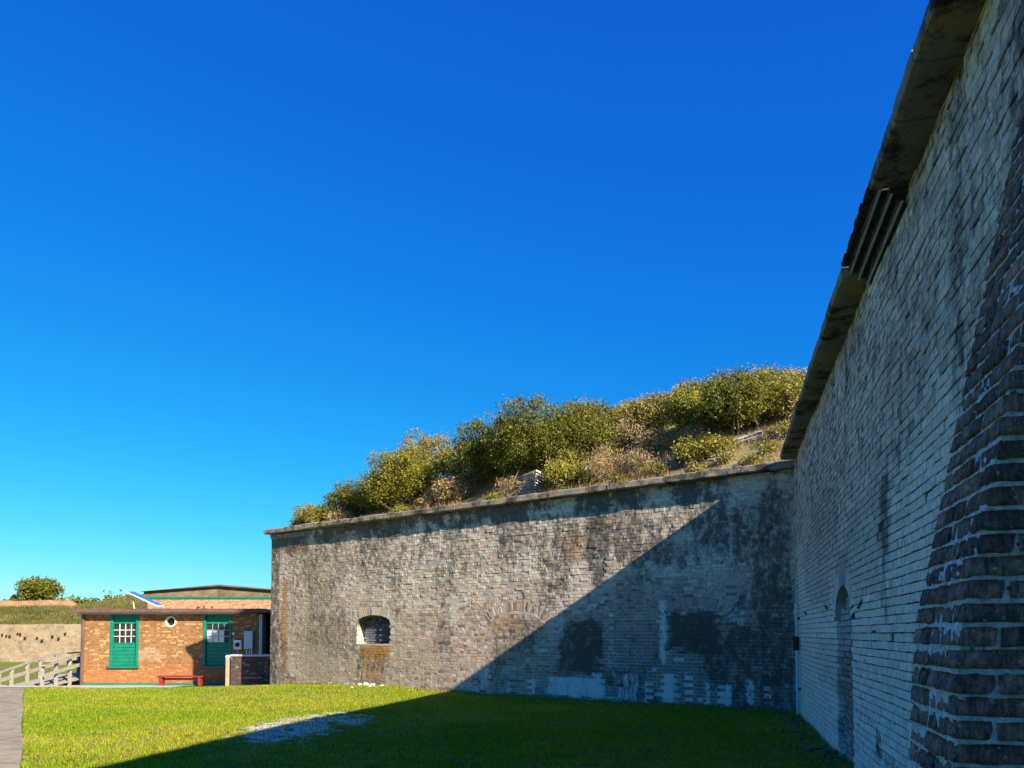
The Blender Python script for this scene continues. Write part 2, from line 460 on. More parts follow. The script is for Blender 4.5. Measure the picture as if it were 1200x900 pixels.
def mortar_sheet(name, fr, u0, u1, z0, z1, step, holes, colfn, p, mat, root, rough=.003, stain=None):
    us = list(np.arange(u0, u1, step)) + [u1]; zs = list(np.arange(z0, z1, step)) + [z1]
    for h in holes: us += [h.ua, h.ub, h.uc]; zs += [h.za, h.zc]
    us = np.array(sorted(set(np.round(us, 4)))); zs = np.array(sorted(set(np.round(zs, 4))))
    U, Z = np.meshgrid(us, zs, indexing='ij'); nz = len(zs)
    P = p + (fbm(U * 6, Z * 6, 3) - .5) * 2 * rough
    V = fr.w(U, P, Z).reshape(-1, 3); C = colfn(U.ravel(), Z.ravel())
    i, j = np.meshgrid(np.arange(len(us) - 1), np.arange(nz - 1), indexing='ij'); i = i.ravel(); j = j.ravel()
    cu = (us[i] + us[i + 1]) / 2; cz = (zs[j] + zs[j + 1]) / 2
    ok = np.ones(len(i), bool)
    for h in holes: ok &= ~((cu > h.ua) & (cu < h.ub) & (cz > h.za) & (cz < h.zc))
    i = i[ok]; j = j[ok]
    Fc = np.stack([i * nz + j, (i + 1) * nz + j, (i + 1) * nz + j + 1, i * nz + j + 1], 1)
    Vx = [V]; Fx = [Fc]; Cx = [C]; b = len(V)
    for h in holes:                                    # spandrels between the arch and its square head
        t = np.linspace(h.ua, h.ub, 25); lo = h.top(t); hi = np.full(25, h.zc)
        Vx.append(np.concatenate([fr.w(t, np.full(25, p), lo), fr.w(t, np.full(25, p), hi)])); Cx.append(np.concatenate([colfn(t, lo), colfn(t, hi)]))
        k = np.arange(24); Fx.append(np.stack([k, k + 1, k + 26, k + 25], 1) + b); b += 50
    B = np.array(root.location); Vx = np.concatenate(Vx)
    ST = stain((Vx - fr.O) @ fr.u, Vx[:, 2]) if stain else None
    return mesh_np(name, Vx - B, np.concatenate(Fx), mat, root, None, np.concatenate(Cx), False, ST)
def lining(name, fr, h, p0, depth, colfn, mat, root, splay=0.0, back=True):
    """jambs, soffit, sill and back of an opening, p0 the wall face"""
    t = np.linspace(h.ua, h.ub, 21)
    U = np.concatenate([[h.ua, h.ua], t, [h.ub, h.ub]]); Z = np.concatenate([[h.za, (h.za + h.zs) / 2], h.top(t), [(h.za + h.zs) / 2, h.za]])
    n = len(U); B = np.array(root.location)
    U2 = h.uc + (U - h.uc) * (1 - splay)
    V = np.concatenate([fr.w(U, np.full(n, p0), Z), fr.w(U2, np.full(n, p0 - depth), Z)])
    k = np.arange(n); k2 = (k + 1) % n
    Fc = np.stack([k, k2, k2 + n, k + n], 1)
    C = colfn(np.concatenate([U, U2]), np.concatenate([Z, Z]), np.concatenate([np.zeros(n), np.ones(n)]))
    o = mesh_np(name, V - B, Fc, mat, root, None, C)
    return o

# ------------------------------------------------------------------ ground
def ground_z(X, Y):
    X = np.asarray(X, float); Y = np.asarray(Y, float)
    left = 1 - sstep(-9.2, -6.0, X)
    z = -.56 * sstep(21.8, 29.5, Y) * left
    z = z - .2 * sstep(34, 46, Y)
    z = z + (fbm(X * .35, Y * .35, 2) - .5) * .14 * (1 - sstep(20, 24, Y))
    z = z + .10 * np.exp(-(((X + 5.6) / 2.2) ** 2 + ((Y - 20.6) / 1.6) ** 2))
    return z
def ground_hit(x, y, z=0.0):
    a, b = ray(x, y); Y = (z - EYE) / b
    return a * Y, Y
pc = ground_hit(358, 853); pn = ground_hit(358, 878); pf = ground_hit(358, 831); pl = ground_hit(285, 853); pr = ground_hit(432, 853)
def sand_mask(X, Y):
    d = ((X - pc[0] - .1 * (Y - pc[1])) / ((pr[0] - pl[0]) / 2)) ** 2 + ((Y - pc[1] - .3) / ((pf[1] - pn[1]) / 2)) ** 2
    m = 1 - sstep(.1, 1.5, d)
    x2, y2 = ground_hit(452, 806)
    d2 = ((X - x2) / 1.1) ** 2 + ((Y - y2) / .5) ** 2
    return np.maximum(m * .74, (1 - sstep(.2, 1.4, d2)) * .55)
gx = np.array([-2500, -900, -350, -160, -90, -60, -42, -32, -27] + list(np.arange(-24, 9.1, .33)) + [12, 18, 30, 60, 160, 500, 2500])
gy = np.array([-400, -60, -20, -6, 0, 2] + list(np.arange(4, 33, .33)) + [36, 40, 46, 55, 70, 100, 160, 300, 800, 3000])
GX, GY = np.meshgrid(gx, gy, indexing='ij')
GZ = ground_z(GX, GY)
i, j = np.meshgrid(np.arange(len(gx) - 1), np.arange(len(gy) - 1), indexing='ij'); i = i.ravel(); j = j.ravel(); ny = len(gy)
gc = np.zeros((GX.size, 3)); gc[:, 0] = sand_mask(GX, GY).ravel()
ground = mesh_np('ground', np.stack([GX, GY, GZ], -1).reshape(-1, 3), np.stack([i * ny + j, (i + 1) * ny + j, (i + 1) * ny + j + 1, i * ny + j + 1], 1), M['ground'], None, None, gc, True)
tag(ground, 'mown lawn and open ground around the fort walls', None, None, 'structure')

# concrete path of separate slabs along the lawn's edge
path = bpy.data.objects.new('path', None); link(path); tag(path, 'narrow grey concrete path along the edge of the lawn', None, None, 'structure')
yy = 5.0
while yy < 21.3:
    L = 1.45; y2 = min(yy + L - .015, 21.6)
    V = []; Fc = []
    n = 5
    for a in range(n):
        Y = yy + (y2 - yy) * a / (n - 1)
        xr = -.634 * Y + .02 * math.sin(Y * 1.3) ; xl = xr - 1.9
        for x in (xl, xr):
            z = float(ground_z(x, Y)) + .012
            V += [(x, Y, z), (x, Y, z - .1)]
    for a in range(n - 1):
        b = a * 4
        Fc += [(b, b + 2, b + 6, b + 4), (b + 2, b + 3, b + 7, b + 6), (b, b + 4, b + 5, b + 1)]
    Fc += [(0, 1, 3, 2), (4 * n - 4, 4 * n - 2, 4 * n - 1, 4 * n - 3)]
    mesh_py('paving_slab', V, Fc, M['concrete'], path)
    yy += L
# apron before the house
ax = np.linspace(-22, -9.5, 30); ay = np.linspace(21.55, 31.0, 24)
AX, AY = np.meshgrid(ax, ay, indexing='ij'); AX = AX + (AY - 21.55) * -.0
edge = (fbm(AX * 1.5, AX * 0, 8) - .5) * .5 * (AY < 21.9)
AYY = AY + edge
AZ = ground_z(AX, AYY) + .022
i, j = np.meshgrid(np.arange(29), np.arange(23), indexing='ij'); i = i.ravel(); j = j.ravel()
apron = mesh_np('pavement', np.stack([AX, AYY, AZ], -1).reshape(-1, 3), np.stack([i * 24 + j, (i + 1) * 24 + j, (i + 1) * 24 + j + 1, i * 24 + j + 1], 1), M['slab_sand'], None, None, None, True)
tag(apron, 'pale concrete pavement before the low brick house', None, None, 'structure')

# lawn blades
def blades(name, X, Y, Z, L, wdt, lean, col, mat, parent=None):
    n = len(X); th = rng.random(n) * 2 * math.pi; ph = rng.random(n) * 2 * math.pi
    V = np.zeros((n, 3, 3)); dx = np.cos(th) * wdt / 2; dy = np.sin(th) * wdt / 2
    V[:, 0] = np.stack([X - dx, Y - dy, Z - .01], 1); V[:, 1] = np.stack([X + dx, Y + dy, Z - .01], 1)
    ln = rng.random(n) * lean
    V[:, 2] = np.stack([X + np.cos(ph) * L * ln, Y + np.sin(ph) * L * ln, Z + L * np.sqrt(np.maximum(1 - ln ** 2, .05))], 1)
    C = np.repeat(col[:, None], 3, 1); C[:, 2] *= 1.1
    o = mesh_np(name, V.reshape(-1, 3), np.arange(n * 3).reshape(-1, 3), mat, parent, None, C.reshape(-1, 3))
    return o
N = 520000
Yb = 7.6 + (21.9 - 7.6) * rng.random(N) ** 1.25
Xb = -.634 * Yb + rng.random(N) * (.634 * Yb + 1.5 + .28 * Yb)
pr_ = (Xb - 1.45 - .273 * Yb) < -.02
bw_p = (Xb - 5.545) * BW.n[0] + (Yb - 15) * BW.n[1]
edge = 21.6 + (fbm(Xb * 1.5, Xb * 0, 8) - .5) * .5
ok = pr_ & (bw_p > .02) & ((Yb < edge) | (Xb > -9.3)) & (Xb > -.634 * Yb + .02)
sm = sand_mask(Xb, Yb) + (fbm(Xb * 4.5, Yb * 4.5, 31) - .5) * 2.2
ok &= (sm < .42) | (rng.random(N) < .14)
ok &= (fbm(Xb * 2.2, Yb * 2.2, 33) < .60) | (rng.random(N) < .5)
Xb, Yb = Xb[ok], Yb[ok]; nb = len(Xb)
patch = fbm(Xb * .8, Yb * .8, 21); fine = fbm(Xb * 4, Yb * 4, 22); r_ = rng.random((nb, 1))
gcol = lerp(np.array([.17, .28, .008]), np.array([.38, .385, .012]), np.clip(patch * 1.3 - .2 + (r_[:, 0] - .5) * .9, 0, 1)[:, None])
gcol = np.where(rng.random((nb, 1)) < .05 + .18 * (patch[:, None] > .53), np.array([.30, .25, .10]), gcol) * (.6 + .8 * rng.random((nb, 1)))
near_wall = np.exp(-np.minimum(bw_p[ok], -( (Xb - 1.45 - .273 * Yb) / ML)) / .18)
hgt = (.018 + .040 * rng.random(nb)) * (.35 + 1.3 * fine) * (1 + 1.3 * near_wall)
lawn = blades('grass', Xb, Yb, ground_z(Xb, Yb), hgt, .008 + .006 * rng.random(nb) + .0004 * Yb, .95, gcol, M['blade'])
tag(lawn, 'short yellow green mown grass covering the lawn', 'grass', None, 'stuff')

# ------------------------------------------------------------------ back wall (half in sun, half in shade)
def PX(fr, lst):
    out = []
    for (x, y, rx, ry, k) in lst:
        u, z = fr.hit(x, y); ua = fr.hit(x - rx, y)[0]; ub = fr.hit(x + rx, y)[0]; z1 = fr.hit(x, y - ry)[1]; z0 = fr.hit(x, y + ry)[1]
        out.append((u, z, abs(ua - ub) / 2, abs(z1 - z0) / 2, k))
    return out
def blobs(lst, u, z, rag=1.1, fr=3.0, seed=0, box=False):
    m = np.zeros_like(u)
    for q, (uc, zc, ru, rz, k) in enumerate(lst):
        a = np.abs(u - uc) / ru; b = np.abs(z - zc) / rz
        d = np.maximum(a, b) ** 2 if box else a ** 2 + b ** 2
        d = d + (fbm(u * fr, z * fr, seed + q) - .5) * rag
        m = np.maximum(m, k * (1 - sstep(.65, 1.25, d)))
    return m
B_DARK = PX(BW, [(700, 640, 16, 60, .85), (470, 640, 28, 45, .55), (735, 600, 20, 24, .7), (800, 600, 14, 22, .6), (905, 690, 26, 150, .80), (880, 790, 60, 60, .78), (345, 690, 12, 90, .55),
                 (322, 710, 6, 100, .80), (565, 640, 20, 40, .45), (500, 660, 12, 60, .45), (640, 640, 9, 40, .5), (760, 680, 60, 30, .45), (690, 670, 50, 25, .35), (780, 640, 50, 50, .45), (640, 590, 300, 8, .4),
                 (385, 730, 10, 30, .3), (860, 620, 40, 40, .5), (815, 790, 28, 50, .35), (590, 770, 25, 40, .45), (540, 790, 120, 14, .35)])
B_PANEL = PX(BW, [(677, 760, 24, 32, .78), (812, 738, 28, 22, .84), (825, 752, 26, 16, .76), (700, 748, 6, 22, .9)])
B_WHITE = PX(BW, [(675, 805, 34, 12, .8), (784, 806, 8, 18, .95), (807, 806, 5, 18, .8), (850, 818, 10, 16, .9), (624, 810, 3, 15, .95), (700, 805, 8, 20, .85), (570, 790, 6, 14, .7), (777, 740, 4, 40, .8),
                  (880, 810, 6, 16, .7), (735, 806, 14, 18, .6), (760, 812, 5, 14, .8), (830, 812, 4, 14, .8), (900, 815, 5, 14, .6), (597, 808, 5, 12, .6), (655, 725, 6, 30, .5), (716, 755, 6, 40, .5)])
B_RUST = PX(BW, [(437, 765, 20, 9, 1.0), (437, 785, 14, 16, .6), (333, 730, 4.5, 55, .8), (592, 730, 26, 14, .30), (673, 640, 16, 22, .55), (705, 615, 20, 8, .5), (350, 640, 12, 12, .6), (820, 762, 26, 6, .4), (368, 720, 10, 70, .15)])
B_GREEN = PX(BW, [(375, 760, 25, 40, .5), (372, 700, 20, 60, .35), (600, 765, 22, 16, .5)])
B_PALE = PX(BW, [(530, 715, 6, 22, .75), (830, 650, 60, 25, .55), (640, 660, 50, 20, .45), (780, 665, 30, 10, .5), (800, 585, 60, 14, .5), (560, 605, 120, 12, .4)])
ARCH1 = Hole(BW.hit(640, 742)[0], BW.hit(572, 742)[0], .2, BW.hit(600, 735)[1], BW.hit(600, 716)[1])
ARCH2 = Hole(BW.hit(852, 742)[0], BW.hit(778, 742)[0], .2, BW.hit(815, 728)[1], BW.hit(815, 712)[1])
EMB = Hole(BW.hit(457.5, 745)[0], BW.hit(417.5, 745)[0], BW.hit(437, 755)[1], BW.hit(437, 730.5)[1], BW.hit(437, 721)[1])
def wall_wave(u, z):
    return (fbm(u * .8, z * .8, 16, 1) - .5) * .03
def back_col(u, z, mortar=False, rnd=None):
    n = len(u); rnd = rng.random(n) if rnd is None else rnd
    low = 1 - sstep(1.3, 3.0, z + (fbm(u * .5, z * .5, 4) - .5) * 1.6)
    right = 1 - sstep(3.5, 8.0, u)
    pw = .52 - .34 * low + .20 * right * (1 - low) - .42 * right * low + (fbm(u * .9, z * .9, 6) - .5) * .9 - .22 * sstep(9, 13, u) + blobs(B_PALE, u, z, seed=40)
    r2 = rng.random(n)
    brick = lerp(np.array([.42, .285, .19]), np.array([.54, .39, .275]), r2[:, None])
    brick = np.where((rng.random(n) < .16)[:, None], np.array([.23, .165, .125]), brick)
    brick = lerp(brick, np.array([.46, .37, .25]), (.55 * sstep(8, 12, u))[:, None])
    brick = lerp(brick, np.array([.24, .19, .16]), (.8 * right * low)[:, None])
    white = lerp(np.array([.60, .50, .385]), np.array([.74, .64, .50]), rng.random(n)[:, None])
    if mortar:
        c = lerp(np.array([.52, .49, .43]), np.array([.70, .67, .61]), fbm(u * 5, z * 5, 9)[:, None])
        c = lerp(c, np.array([.36, .305, .235]), (.6 * (1 - low) * np.ones(n))[:, None])
    else:
        c = lerp(brick, white, np.clip((pw - .5) * 1.5 + .5 + (rnd - .5) * .95, 0, 1)[:, None])
    rust = blobs(B_RUST, u, z, .8, 4, 60)
    c = lerp(c, lerp(np.array([.34, .17, .05]), np.array([.46, .24, .08]), r2[:, None]), rust[:, None])
    c = lerp(c, np.array([.24, .23, .14]), (blobs(B_GREEN, u, z, seed=70) * .8)[:, None])
    return c
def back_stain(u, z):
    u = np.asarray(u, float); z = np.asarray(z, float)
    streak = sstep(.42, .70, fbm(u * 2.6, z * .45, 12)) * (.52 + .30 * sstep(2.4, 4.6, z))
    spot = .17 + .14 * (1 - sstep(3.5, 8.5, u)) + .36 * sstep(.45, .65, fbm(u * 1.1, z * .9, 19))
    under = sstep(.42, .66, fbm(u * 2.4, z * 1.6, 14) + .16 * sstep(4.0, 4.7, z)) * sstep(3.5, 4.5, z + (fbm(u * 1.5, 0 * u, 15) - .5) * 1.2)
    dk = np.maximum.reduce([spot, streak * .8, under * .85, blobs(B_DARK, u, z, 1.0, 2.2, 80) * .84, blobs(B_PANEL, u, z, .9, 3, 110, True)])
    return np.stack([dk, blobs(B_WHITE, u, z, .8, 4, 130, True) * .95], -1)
back = empty('fort_wall', tuple(BW.w(8.0, 0, 0)), 'long stained brick fort wall with one arched embrasure, crossed by a slanting shadow', 'wall')
A = lay(0, U_END, -.12, BW_TOP, joint=.009)
uc = (A[:, 0] + A[:, 1]) / 2; zc = (A[:, 2] + A[:, 3]) / 2
okb = ~EMB.inside(uc, zc) & ~((zc > EMB.zs - .03) & EMB.inside(uc, zc, .22))
for h in (ARCH1, ARCH2):
    okb &= ~((zc > h.zs) & h.inside(uc, zc, .23) & ~h.inside(uc, zc, 0))
A = A[okb]; uc = uc[okb]; zc = zc[okb]
G = np.zeros(len(A)); nreg = len(A)
for h in (EMB, ARCH1, ARCH2):
    a, g = h.voussoir(); A = np.concatenate([A, a]); G = np.concatenate([G, g])
uc = (A[:, 0] + A[:, 1]) / 2; zc = (A[:, 2] + A[:, 3]) / 2
rnd = rng.random(len(A))
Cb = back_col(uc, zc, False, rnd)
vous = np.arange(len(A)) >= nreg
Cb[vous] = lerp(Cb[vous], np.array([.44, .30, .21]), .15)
rough_up = sstep(1.6, 3.2, zc + (fbm(uc * .6, zc * .6, 17) - .5) * 2.0)
er = fbm(uc * 1.3, zc * 1.3, 18)
Pb = .0012 + rng.normal(0, 1, len(A)) * (.0013 + .0034 * rough_up)
Pb -= .014 * (rng.random(len(A)) < (.02 + .10 * rough_up * sstep(.45, .65, er)))
Pb += .004 * (rng.random(len(A)) < .03 * rough_up)
Pb[vous] += .000
V = brick_local(A, Pb, .0025, .09, .0016, .003, G)
V[..., 1] += wall_wave(V[..., 0], V[..., 2])
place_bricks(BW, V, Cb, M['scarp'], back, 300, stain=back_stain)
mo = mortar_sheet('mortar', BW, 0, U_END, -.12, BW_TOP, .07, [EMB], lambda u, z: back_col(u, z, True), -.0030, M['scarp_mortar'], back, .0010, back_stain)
Bk = np.array(back.location)
def wave(o, fr, B, fn):        # the mortar follows the face's slow waves, so joints keep an even depth
    me = o.data
    co = np.empty(len(me.vertices) * 3, np.float32); me.vertices.foreach_get('co', co); co = co.reshape(-1, 3)
    rel = co + B - fr.O; uu = rel @ fr.u; zz = rel[:, 2]
    co += (fn(uu, zz)[:, None] * fr.n).astype(np.float32); me.vertices.foreach_set('co', co.ravel()); me.update()
wave(mo, BW, Bk, wall_wave)
def wbox(mb, fr, u0, u1, p0, p1, z0, z1, B, ch=0, jit=0):
    def Mx(q):
        r = fr.w(q[0], q[1], q[2]) - B
        return tuple(r + rng.normal(0, jit, 3)) if jit else tuple(r)
    return mb.box(u0, u1, p0, p1, z0, z1, ch, Mx)
mb = MB()
wbox(mb, BW, -.9, EMB.ua - .03, -.9, -.045, -.3, BW_TOP - .002, Bk); wbox(mb, BW, EMB.ub + .03, U_END, -.9, -.045, -.3, BW_TOP - .002, Bk)
wbox(mb, BW, EMB.ua - .029, EMB.ub + .029, -.9, -.045, -.3, EMB.za - .005, Bk); wbox(mb, BW, EMB.ua - .029, EMB.ub + .029, -.9, -.045, EMB.zc + .01, BW_TOP - .003, Bk)
wbox(mb, BW, EMB.ua - .028, EMB.ub + .028, -.9, -.42, EMB.za - .02, EMB.zc + .02, Bk)
wbox(mb, BW, U_END - .9, U_END - .003, -12, -.9, -.6, BW_TOP - .004, Bk)
mb.build('wall_core', plain_mat('core_masonry', (.16, .13, .11), (.3, .26, .22), 8, .95, 30, .6, .01), back)
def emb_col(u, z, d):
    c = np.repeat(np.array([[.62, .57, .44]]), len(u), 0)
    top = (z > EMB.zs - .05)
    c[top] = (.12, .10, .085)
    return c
lining('embrasure_lining', BW, EMB, -.02, .27, emb_col, M['lining'], back, .02)
# blocked throat of the embrasure: brick infill
a = lay(EMB.ua, EMB.ub, EMB.za, EMB.zc, bond='english')
uc = (a[:, 0] + a[:, 1]) / 2; zc = (a[:, 2] + a[:, 3]) / 2; a = a[EMB.inside(uc, zc, .01)]; uc = (a[:, 0] + a[:, 1]) / 2; zc = (a[:, 2] + a[:, 3]) / 2
ce = lerp(np.array([.06, .062, .066]), np.array([.16, .155, .15]), rng.random(len(a))[:, None])
sk = (vnoise(uc * 9, 0 * uc, 50) > .62) & (zc < EMB.za + .45)
ce[sk] = (.52, .50, .46)
ve = brick_local(a, -.29 + rng.normal(0, .004, len(a)), .006, .05)
mesh_np('embrasure_infill', BW.w(ve[..., 0], ve[..., 1], ve[..., 2]).reshape(-1, 3) - Bk, (BF[None] + 12 * np.arange(len(a))[:, None, None]).reshape(-1, 4), M['scarp'], back, None, np.repeat(ce, 12, 0))['kind'] = 'stuff'
mb = MB(); wbox(mb, BW, EMB.ua - .02, EMB.ub + .02, -.40, -.31, EMB.za - .01, EMB.zc + .01, Bk); mb.build('infill_backing', M['black'], back)
mb = MB(); wbox(mb, BW, EMB.ua - .03, EMB.ub + .03, -.30, .012, EMB.za - .05, EMB.za + .004, Bk, .006, .002); mb.build('sill', plain_mat('rusty_sill', (.45, .27, .10), (.62, .48, .28), 12, .9), back)
# corbelled step below the coping at the free end
M['corb'] = plain_mat('corbel', (.12, .10, .09), (.34, .31, .27), 9, .95)
for k, (pp, zz) in enumerate(((.035, .17), (.07, .10))):
    u = U_END - 2.05 + .02 * k
    while u < U_END - .02:
        mb = MB(); wbox(mb, BW, u, min(u + .228, U_END), -.03, pp, BW_TOP - zz, BW_TOP - zz + .066, Bk, .006, .002)
        mb.build('corbel_brick', M['corb'], back)
        u += .236
# coping of the back wall
u = -.25; k = 0
while u < U_END + .12:
    L = random.uniform(1.1, 1.7); e = min(u + L, U_END + .17)
    if U_END + .17 - e < .4: e = U_END + .17
    mb = MB(); dz = random.uniform(-.012, .012); dp = random.uniform(-.012, .012)
    n = max(2, int((e - u) / .22)); prof = None
    V = []; Fc = []
    for a in range(n + 1):
        uu = u + .006 + (e - u - .012) * a / n
        jz = random.gauss(0, .006); jp = random.gauss(0, .007)
        for p_, z_ in ((-.5, 0.002), (.205 + dp + jp, 0.002 + jz * .4), (.22 + dp + jp, .02 + jz), (.218 + dp + jp, .135 + dz + jz), (.195 + dp + jp, .158 + dz + jz), (-.5, .17 + dz)):
            V.append(BW.w(uu, p_, BW_TOP + z_) - Bk)
    for a in range(n):
        for q in range(6):
            Fc.append((a * 6 + q, a * 6 + (q + 1) % 6, (a + 1) * 6 + (q + 1) % 6, (a + 1) * 6 + q))
    Fc += [tuple(range(6)), tuple(n * 6 + q for q in range(6))]
    mesh_py('coping_slab', V, Fc, M['coping_front'], back)
    u = e; k += 1
mb = MB(); wbox(mb, BW, U_END - .6, U_END + .165, -12, -.51, BW_TOP + .002, BW_TOP + .16, Bk, .01); mb.build('coping_slab', M['coping_front'], back)

# ------------------------------------------------------------------ right wall, whitewashed, with overhanging coping
right = empty('whitewashed_wall', tuple(RW.w(9.0, 0, 0)), 'tall whitewashed brick wall with overhanging stone coping, all in shade', 'wall')
Rk = np.array(right.location)
NI = Hole(RW.hit(996.5, 742)[0], RW.hit(979, 742)[0], -.15, RW.hit(987, 696)[1] - .28, RW.hit(987, 687)[1])
W_DARK = PX(RW, [(1038, 600, 6, 60, .75), (1036, 690, 6, 40, .55), (1005, 560, 5, 60, .3), (1002, 610, 4, 50, .35), (1018, 775, 3, 6, .7), (1030, 868, 5, 14, .75), (1040, 893, 16, 12, .6), (988, 860, 10, 30, .5), (945, 560, 8, 60, .45),
                 (1150, 60, 25, 90, .45), (1100, 250, 10, 80, .35), (1060, 330, 14, 60, .35), (1085, 180, 12, 50, .3), (952, 480, 6, 30, .5), (975, 430, 6, 40, .4), (1000, 450, 6, 70, .35), (933, 690, 3, 160, .5), (1120, 330, 9, 90, .4)])
W_BROWN = PX(RW, [(1010, 640, 26, 60, .4), (960, 650, 20, 70, .5), (970, 780, 14, 30, .3), (1090, 140, 8, 40, .5), (1045, 300, 8, 40, .5), (1075, 230, 8, 40, .5), (1070, 400, 30, 60, .3), (987, 664, 8, 18, .8), (987, 800, 8, 70, .7), (1120, 110, 10, 60, .4)])
def right_col(u, z, mortar=False, rnd=None):
    n = len(u); rnd = rng.random(n) if rnd is None else rnd
    if mortar:
        c = np.repeat(np.array([[.05, .048, .047]]), n, 0) * (.6 + .8 * fbm(u * 4, z * 4, 3))[:, None]
        pale = sstep(.5, .62, fbm(u * .9, z * .9, 51)) * .4 + .25 * sstep(2.6, 4, z)
        return lerp(c, np.array([.30, .28, .26]), np.clip(pale, 0, .6)[:, None])
    hi = sstep(1.9, 3.4, z + (fbm(u * .7, z * .7, 52) - .5) * 1.8)
    pw = .88 - .40 * hi + (fbm(u * 1.1, z * 1.1, 53) - .5) * .5
    r2 = rng.random(n)
    white = lerp(np.array([.82, .73, .57]), np.array([.93, .84, .67]), r2[:, None])
    bare = lerp(np.array([.56, .45, .34]), np.array([.70, .58, .45]), r2[:, None])
    bare = np.where((rng.random(n) < .10)[:, None], np.array([.27, .24, .22]), bare)
    c = lerp(bare, white, np.clip((pw - .5) * 1.8 + .5 + (rnd - .5) * .5, 0, 1)[:, None])
    c = lerp(c, np.array([.27, .22, .18]), (blobs(W_BROWN, u, z, 1.2, 3, 160) * .8)[:, None])
    return c
def right_stain(u, z):
    u = np.asarray(u, float); z = np.asarray(z, float)
    hi = sstep(1.9, 3.4, z + (fbm(u * .7, z * .7, 52) - .5) * 1.8)
    streak = sstep(.50, .70, fbm(u * 3.0, z * .35, 55)) * (.14 + .5 * hi)
    return np.stack([np.maximum(np.maximum(streak, .12 + .33 * hi), blobs(W_DARK, u, z, .9, 3, 180)), np.zeros_like(u)], -1)
def right_face_p(u, z):
    return (fbm(u * .9, z * .9, 57, 1) - .5) * .03
A = lay(-.5, S_END, -.12, RW_TOP, joint=.009)
A[:, 0] -= .0028; A[:, 1] += .0028
uc = (A[:, 0] + A[:, 1]) / 2; zc = (A[:, 2] + A[:, 3]) / 2
okb = ~NI.inside(uc, zc) & ~((zc > NI.zs - .02) & NI.inside(uc, zc, .22)) & ~((uc > 2.5) & (uc < 3.0) & (zc < 4.3))
A = A[okb]; G = np.zeros(len(A)); nreg = len(A)
a, g = NI.voussoir(); A = np.concatenate([A, a]); G = np.concatenate([G, g])
uc = (A[:, 0] + A[:, 1]) / 2; zc = (A[:, 2] + A[:, 3]) / 2
Cr = right_col(uc, zc)
hi = sstep(2.2, 3.6, zc)
Pr = .004 + rng.normal(0, 1, len(A)) * (.0015 + .002 * hi) - .012 * (rng.random(len(A)) < .008 + .03 * hi * (fbm(uc * 1.4, zc * 1.4, 58) > .55))
V = brick_local(A, Pr, .0035, .07, .0018, .002, G)
V[..., 1] += right_face_p(V[..., 0], V[..., 2])
place_bricks(RW, V, Cr, M['wash'], right, 300, stain=right_stain)
a = lay(NI.ua, NI.ub, -.12, NI.zc)
uc = (a[:, 0] + a[:, 1]) / 2; zc = (a[:, 2] + a[:, 3]) / 2; a = a[NI.inside(uc, zc, .01)]; uc = (a[:, 0] + a[:, 1]) / 2; zc = (a[:, 2] + a[:, 3]) / 2
cn = lerp(np.array([.26, .185, .135]), np.array([.40, .31, .24]), rng.random(len(a))[:, None])
cn = lerp(cn, np.array([.52, .48, .42]), (sstep(1.25, 1.4, zc) * .8)[:, None]); cn = lerp(cn, np.array([.45, .44, .42]), ((rng.random(len(a)) < .3) & (zc < .5))[:, None] * .8)
vn = brick_local(a, -.07 + rng.normal(0, .005, len(a)) - .05 * (zc > NI.zc - .22), .005, .05)
blk = MB(); wbox(blk, RW, NI.ua - .02, NI.ub + .02, -.30, -.135, -.15, NI.zc + .01, Rk); blk = blk.build('blocked_doorway', plain_mat('infill_mortar', (.09, .08, .07), (.2, .18, .16), 9, .95), right)
blk['label'] = 'narrow arched doorway blocked with bare brown brick'
bi = mesh_np('infill_brickwork', RW.w(vn[..., 0], vn[..., 1], vn[..., 2]).reshape(-1, 3) - Rk, (BF[None] + 12 * np.arange(len(a))[:, None, None]).reshape(-1, 4), M['wash'], blk, None, np.repeat(cn, 12, 0)); bi['kind'] = 'stuff'
lining('doorway_lining', RW, NI, -.006, .16, lambda u, z, d: np.repeat(np.array([[.40, .37, .33]]), len(u), 0), M['lining'], right)
mo = mortar_sheet('mortar', RW, -.5, S_END, -.12, RW_TOP, .07, [NI], lambda u, z: right_col(u, z, True), -.010, M['wash_mortar'], right, .002, right_stain)
wave(mo, RW, Rk, right_face_p)
mb = MB()
wbox(mb, RW, -8, NI.ua - .03, -1.2, -.04, -.3, RW_TOP - .002, Rk); wbox(mb, RW, NI.ub + .03, 16.4, -1.2, -.04, -.3, RW_TOP - .002, Rk)
wbox(mb, RW, NI.ua - .029, NI.ub + .029, -1.2, -.04, NI.zc + .01, RW_TOP - .003, Rk); wbox(mb, RW, NI.ua - .029, NI.ub + .029, -1.2, -.31, -.3, NI.zc + .009, Rk)
mb.build('wall_core', M['rock'], right)
OV = .27
J = [-8, -7, -6, -5, -4, -3.1, -2.2, -1.3, -.5, .35, 1.2, 2.0, 2.85, 3.65, 4.5, 5.05, 5.86, 7.34, 8.1, 8.95, 9.78, 10.7, 11.4, 12.0, 12.6, 13.2, 13.9, 14.6, 15.35]
